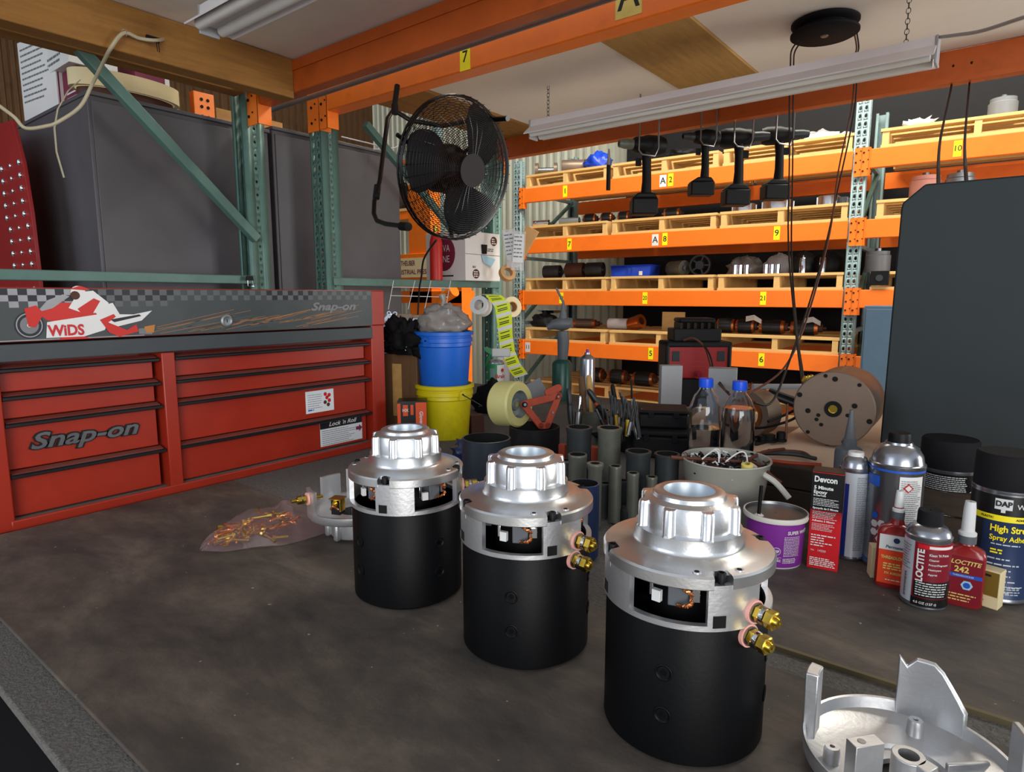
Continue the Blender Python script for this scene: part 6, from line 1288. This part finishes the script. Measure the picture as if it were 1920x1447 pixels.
def ringpart(label, cx, row, wpx, hpx, m='cast', y=.25):
    k = fscale(cx, y); r_ = wpx*k/2; h = hpx*k; t = place('housing_ring', label, 'motor part', cx, row, y); MB().lathe([(r_*.8, h), (r_*.8, .002), (r_, 0), (r_, h*.9), (r_*.95, h)], m, 36).lathe([(r_*.82, h*.55), (.001, h*.55)], 'steel_dark', 30).build('shell', t)
    for q in range(6): a = 2*pi*q/6+.3; MB().box(-.006, .006, -.004, .006, 0, h*.92, m, T(r_*cos(a), r_*sin(a), 0) @ RZ(a)).build('lug', t)
    return t
def standcyl(label, cx, row, wpx, hpx, m, y=.25, name='motor_can'):
    k = fscale(cx, y); r_ = wpx*k/2; h = hpx*k; t = place(name, label, 'motor part', cx, row, y); MB().lathe([(.001, 0), (r_, 0), (r_, h*.8), (r_*.9, h*.84), (r_*.9, h), (.001, h)], m, 30).build('shell', t); MB().cyl(r_*.25, h, h*1.15, 'steel', 12).build('shaft', t); return t
def flump(label, cx, row, wpx, hpx, m, seed, y=.25, amp=.4, name='plastic_bag', cat='bag'):
    k = fscale(cx, y); top = ROWS[row]+.119; q = FM @ Vector((onrow(cx, row, y), y, top)); return lump(name, label, cat, q, wpx*k/2, m, seed, amp, 3.2, sx=1, sy=.8, sz=min(1.4, hpx/wpx*1.25), rz=FA, n=26, k=14)
# top row
t = place('roller', 'rusty double flanged roller at the left end of the top pallet row', 'roller', 1026, 0, .22, .5); k = fscale(1026)
for x in (-20, 14): MB().cyl(13*k, -3*k, 3*k, 'tan', 28, T(x*k, 0, 13*k) @ RY(pi/2)).build('flange', t)
MB().cyl(5*k, -20*k, 14*k, 'steel', 16, T(0, 0, 13*k) @ RY(pi/2)).build('axle', t)
armature('brown steel shell lying on the left top pallet beside the roller', 1052, 1092, 0, 26, 'tan', .5, False)
flump('blue and brown bundle in the middle of the left top pallet', 1118, 0, 50, 34, 'bin_blue', 5, name='bundle', cat='bundle')
flump('rust brown bundle with bright rim next to the blue bundle', 1095, 0, 30, 28, 'brown', 8, .35, name='bundle', cat='bundle')
flump('dark clump of castings behind the leftmost drill on the top row', 1270, 0, 60, 22, 'case_black', 12, name='casting_heap', cat='castings')
flump('pale crumpled plastic on the top row right of the drills', 1520, 0, 60, 24, 'bag_clear', 14); flump('second pale crumpled plastic on the top row near the slotted post', 1565, 0, 40, 16, 'bag_clear', 15)
t = place('wrapped_roll', 'white wrapped roll lying on the top row left of the slotted post', 'roll', 1525, 0, .15, .1); k = fscale(1525); MB().cyl(7*k, -28*k, 28*k, 'white', 20, T(0, 0, 7*k) @ RY(pi/2)).build('roll', t)
flump('white crumpled packet on the top row right of the slotted post', 1700, 0, 55, 22, 'paper', 17, amp=.7)
standcyl('grey metal canister on the top row near the right picture edge', 1850, 0, 44, 40, 'mid_grey', name='canister')
flump('small heap of twigs and foam on the top row near the canister', 1805, 0, 30, 12, 'dirt_tan', 19, name='scrap_heap', cat='scrap')
# second row
armature('bright steel rotor at the left end of the second row', 1000, 1030, 1, 12, 'chrome', .15, False, y=.1); armature('second bright rotor lying on the second row, left pallet', 1048, 1086, 1, 13, 'galv', .15, False, y=.1)
for i, (x0, x1) in enumerate(((1092, 1120), (1124, 1150), (1156, 1180), (1240, 1275))): armature(['dark armature right of the bright rotors on the second row', 'dark armature, second in the dim middle of the second row', 'dark armature just left of the leftmost drill battery', 'dark armature right of the leftmost drill battery on the second row'][i], x0, x1, 1, 20, 'steel_dark', .2)
ringpart('bright cast ring left of the third drill on the second row', 1390, 1, 40, 18, 'aluminium'); ringpart('bright faceted ring in the middle of the right pallet, second row', 1452, 1, 52, 20, 'aluminium'); ringpart('bright ribbed ring at the right end of the second row', 1545, 1, 36, 22, 'aluminium'); ringpart('small bright ring beside the slotted post on the second row', 1572, 1, 18, 18, 'galv')
standcyl('pink disc part peeping over the corner of the dark sheet', 1722, 1, 50, 44, 'pinkwash', name='flange'); standcyl('grey domed part peeping over the dark sheet beside the cord', 1785, 1, 46, 44, 'galv', name='flange')
# third row
for i, (x0, x1, h, m_) in enumerate(((1020, 1052, 24, 'olive'), (1062, 1096, 28, 'brown'), (1100, 1132, 28, 'steel_dark'))): armature(['olive motor body at the left end of the third row', 'brown motor body in the middle of the left pallet, third row', 'dark motor body left of the blue bin'][i], x0, x1, 2, h, m_, .15, False)
t = place('storage_bin', 'blue plastic storage bin on the third row', 'bin', 1182, 2, .08); k = fscale(1182, .08)
w = 40*k; h = 21*k; MB().add([(x*w*s_, y, z) for z, s_ in ((0, .93), (h, 1)) for x, y in ((-1, 0), (1, 0), (1, .2), (-1, .2))], [(0, 1, 2, 3), (0, 1, 5, 4), (1, 2, 6, 5), (2, 3, 7, 6), (3, 0, 4, 7)], 'bin_blue').build('body', t, solid=.003); MB().box(-w-.004, w+.004, -.006, .206, h-.006, h, 'bin_blue').box(-w*.15, -w*.1, -.006, 0, 0, h, 'bin_blue').box(w*.05, w*.1, -.006, 0, 0, h, 'bin_blue').build('rim', t); MB().rpatch(w*.45, w*.62, h*.1, h*.45, 'white', frame((0, -.0075, 0), (1, 0, 0), (0, 0, 1))).build('label', t)
armature('grey motor lying with its end to the viewer, beside the blue bin', 1252, 1290, 2, 28, 'tube_grey', -.5, False)
t = place('pulley', 'dark spoked pulley wheel standing on the third row', 'pulley', 1313, 2, .2, .1); k = fscale(1313); r_ = 19*k; Zp = T(0, 0, r_) @ RX(pi/2); MB().ring(r_*.85, r_, -.02, .02, 'steel_dark', 36, Zp).build('rim', t); MB().cyl(r_*.4, -.02, .03, 'steel_dark', 24, Zp).build('hub', t)
for q in range(5): MB().box(0, r_*.9, -.006, .006, -.01, .01, 'steel_dark', Zp @ RZ(q*2*pi/5)).build('spoke', t)
flump('grey plastic bag of parts on the third row left of the bright castings', 1398, 2, 60, 34, 'bag_grey', 22); flump('clear crumpled bag with bright parts on the third row', 1462, 2, 50, 38, 'bag_clear', 24); 
for i, x in enumerate((1378, 1388, 1400, 1436, 1447, 1458)): 
    t = place('bearing_sleeve', 'small bright steel sleeve, %s of six on the third row, counted from the left' % ORD[i], 'sleeve', x, 2, .06, group='bright steel sleeves on the third row'); k = fscale(x, .06); MB().ring(3*k, 4.6*k, 0, 17*k, 'chrome', 18).build('sleeve', t)
flump('dark drum under clear plastic on the third row', 1506, 2, 44, 42, 'slate', 25, name='wrapped_drum', cat='drum', amp=.15); flump('second dark wrapped drum on the third row beside the slotted post', 1552, 2, 52, 42, 'case_black', 26, name='wrapped_drum', cat='drum', amp=.15)
for i, x in enumerate((1505, 1542)): standcyl(['bright upright cylinder in front of the left wrapped drum', 'bright upright cylinder in front of the right wrapped drum'][i], x, 2, 12, 28, 'chrome', y=.06, name='bearing_cylinder')
standcyl('small motor with silver end bell right of the slotted post, third row', 1645, 2, 42, 38, 'mid_grey', y=.2); t = place('black_box', 'small black box with a round dial in front of the silver topped motor', 'box', 1652, 2, .02); k = fscale(1652, .02); t.location.z -= .09; box1('body', -15*k, 15*k, -.05, -.015, 0, 26*k, 'black', t, .003); MB().cyl(6*k, 0, .004, 'olive', 20, zto((0, -.05, 13*k), (0, -1, 0))).build('dial', t)
# fourth row
flump('dark pile of parts with a bright bowl at the left end of the fourth row', 1022, 3, 50, 26, 'olive', 31, name='parts_heap', cat='parts'); t = place('steel_bowl', 'bright shallow bowl behind the torch on the fourth row', 'bowl', 1035, 3, .35); k = fscale(1035, .35); t.location.z += .12; MB().lathe([(.001, 0), (20*k, .01), (30*k, .035), (31*k, .035)], 'chrome', 30).build('bowl', t)
armature('wound armature with black end right of the torch, fourth row', 1072, 1128, 3, 17, 'tan'); t_ = armature('pale cream armature in the middle of the fourth row', 1143, 1182, 3, 20, 'lamp_white', .05, False); 
t = place('copper_coil', 'round copper coloured coil next to the cream armature', 'coil', 1196, 3, .2, -.3); k = fscale(1196); MB().ring(7*k, 13*k, -13*k, 13*k, 'copper', 28, T(0, 0, 13*k) @ RY(pi/2-.3)).build('coil', t)
for i, (x0, x1) in enumerate(((1348, 1388), (1384, 1426), (1428, 1484), (1488, 1548))): armature(['dark wound armature just right of the red tester, fourth row', 'second wound armature right of the red tester, fourth row', 'third wound armature, copper rings at both ends, fourth row', 'last wound armature before the slotted post, fourth row'][i], x0, x1, 3, 27, 'steel_dark', .05)
t = place('board', 'upright pale board behind the black holder on the fourth row', 'board', 1262, 3, .3); k = fscale(1262, .3); box1('sheet', -18*k, 26*k, 0, .01, 0, 34*k, 'pine', t, .001)
for i, (x, y) in enumerate(((1418, 600), (1530, 605))):
    t = place('wire_bundle', ['pale bundle of coil leads on the second armature', 'white bundle of coil leads on the last armature'][i], 'wires', x, 3, .15); k = fscale(x, .15); t.location.z += 24*k
    for q in range(4): MB().tube([(-14*k, 0, q*2.5*k), (0, .01, q*2.5*k+3*k), (13*k, .02, q*2.0*k-4*k)], .005, 'brush_white' if i == 0 else 'nozzle', 6).build('lead', t)
# bottom row
for i, (x0, x1) in enumerate(((1110, 1140), (1144, 1186), (1190, 1240), (1418, 1462))): armature(['copper ended armature behind the violet tipped can, bottom row', 'copper ended armature left of centre, bottom row', 'copper ended armature next to the aluminium block, bottom row', 'copper ended armature inside the open metal frame, bottom row'][i], x0, x1, 4, 27, 'steel_dark', .03, y=.3)
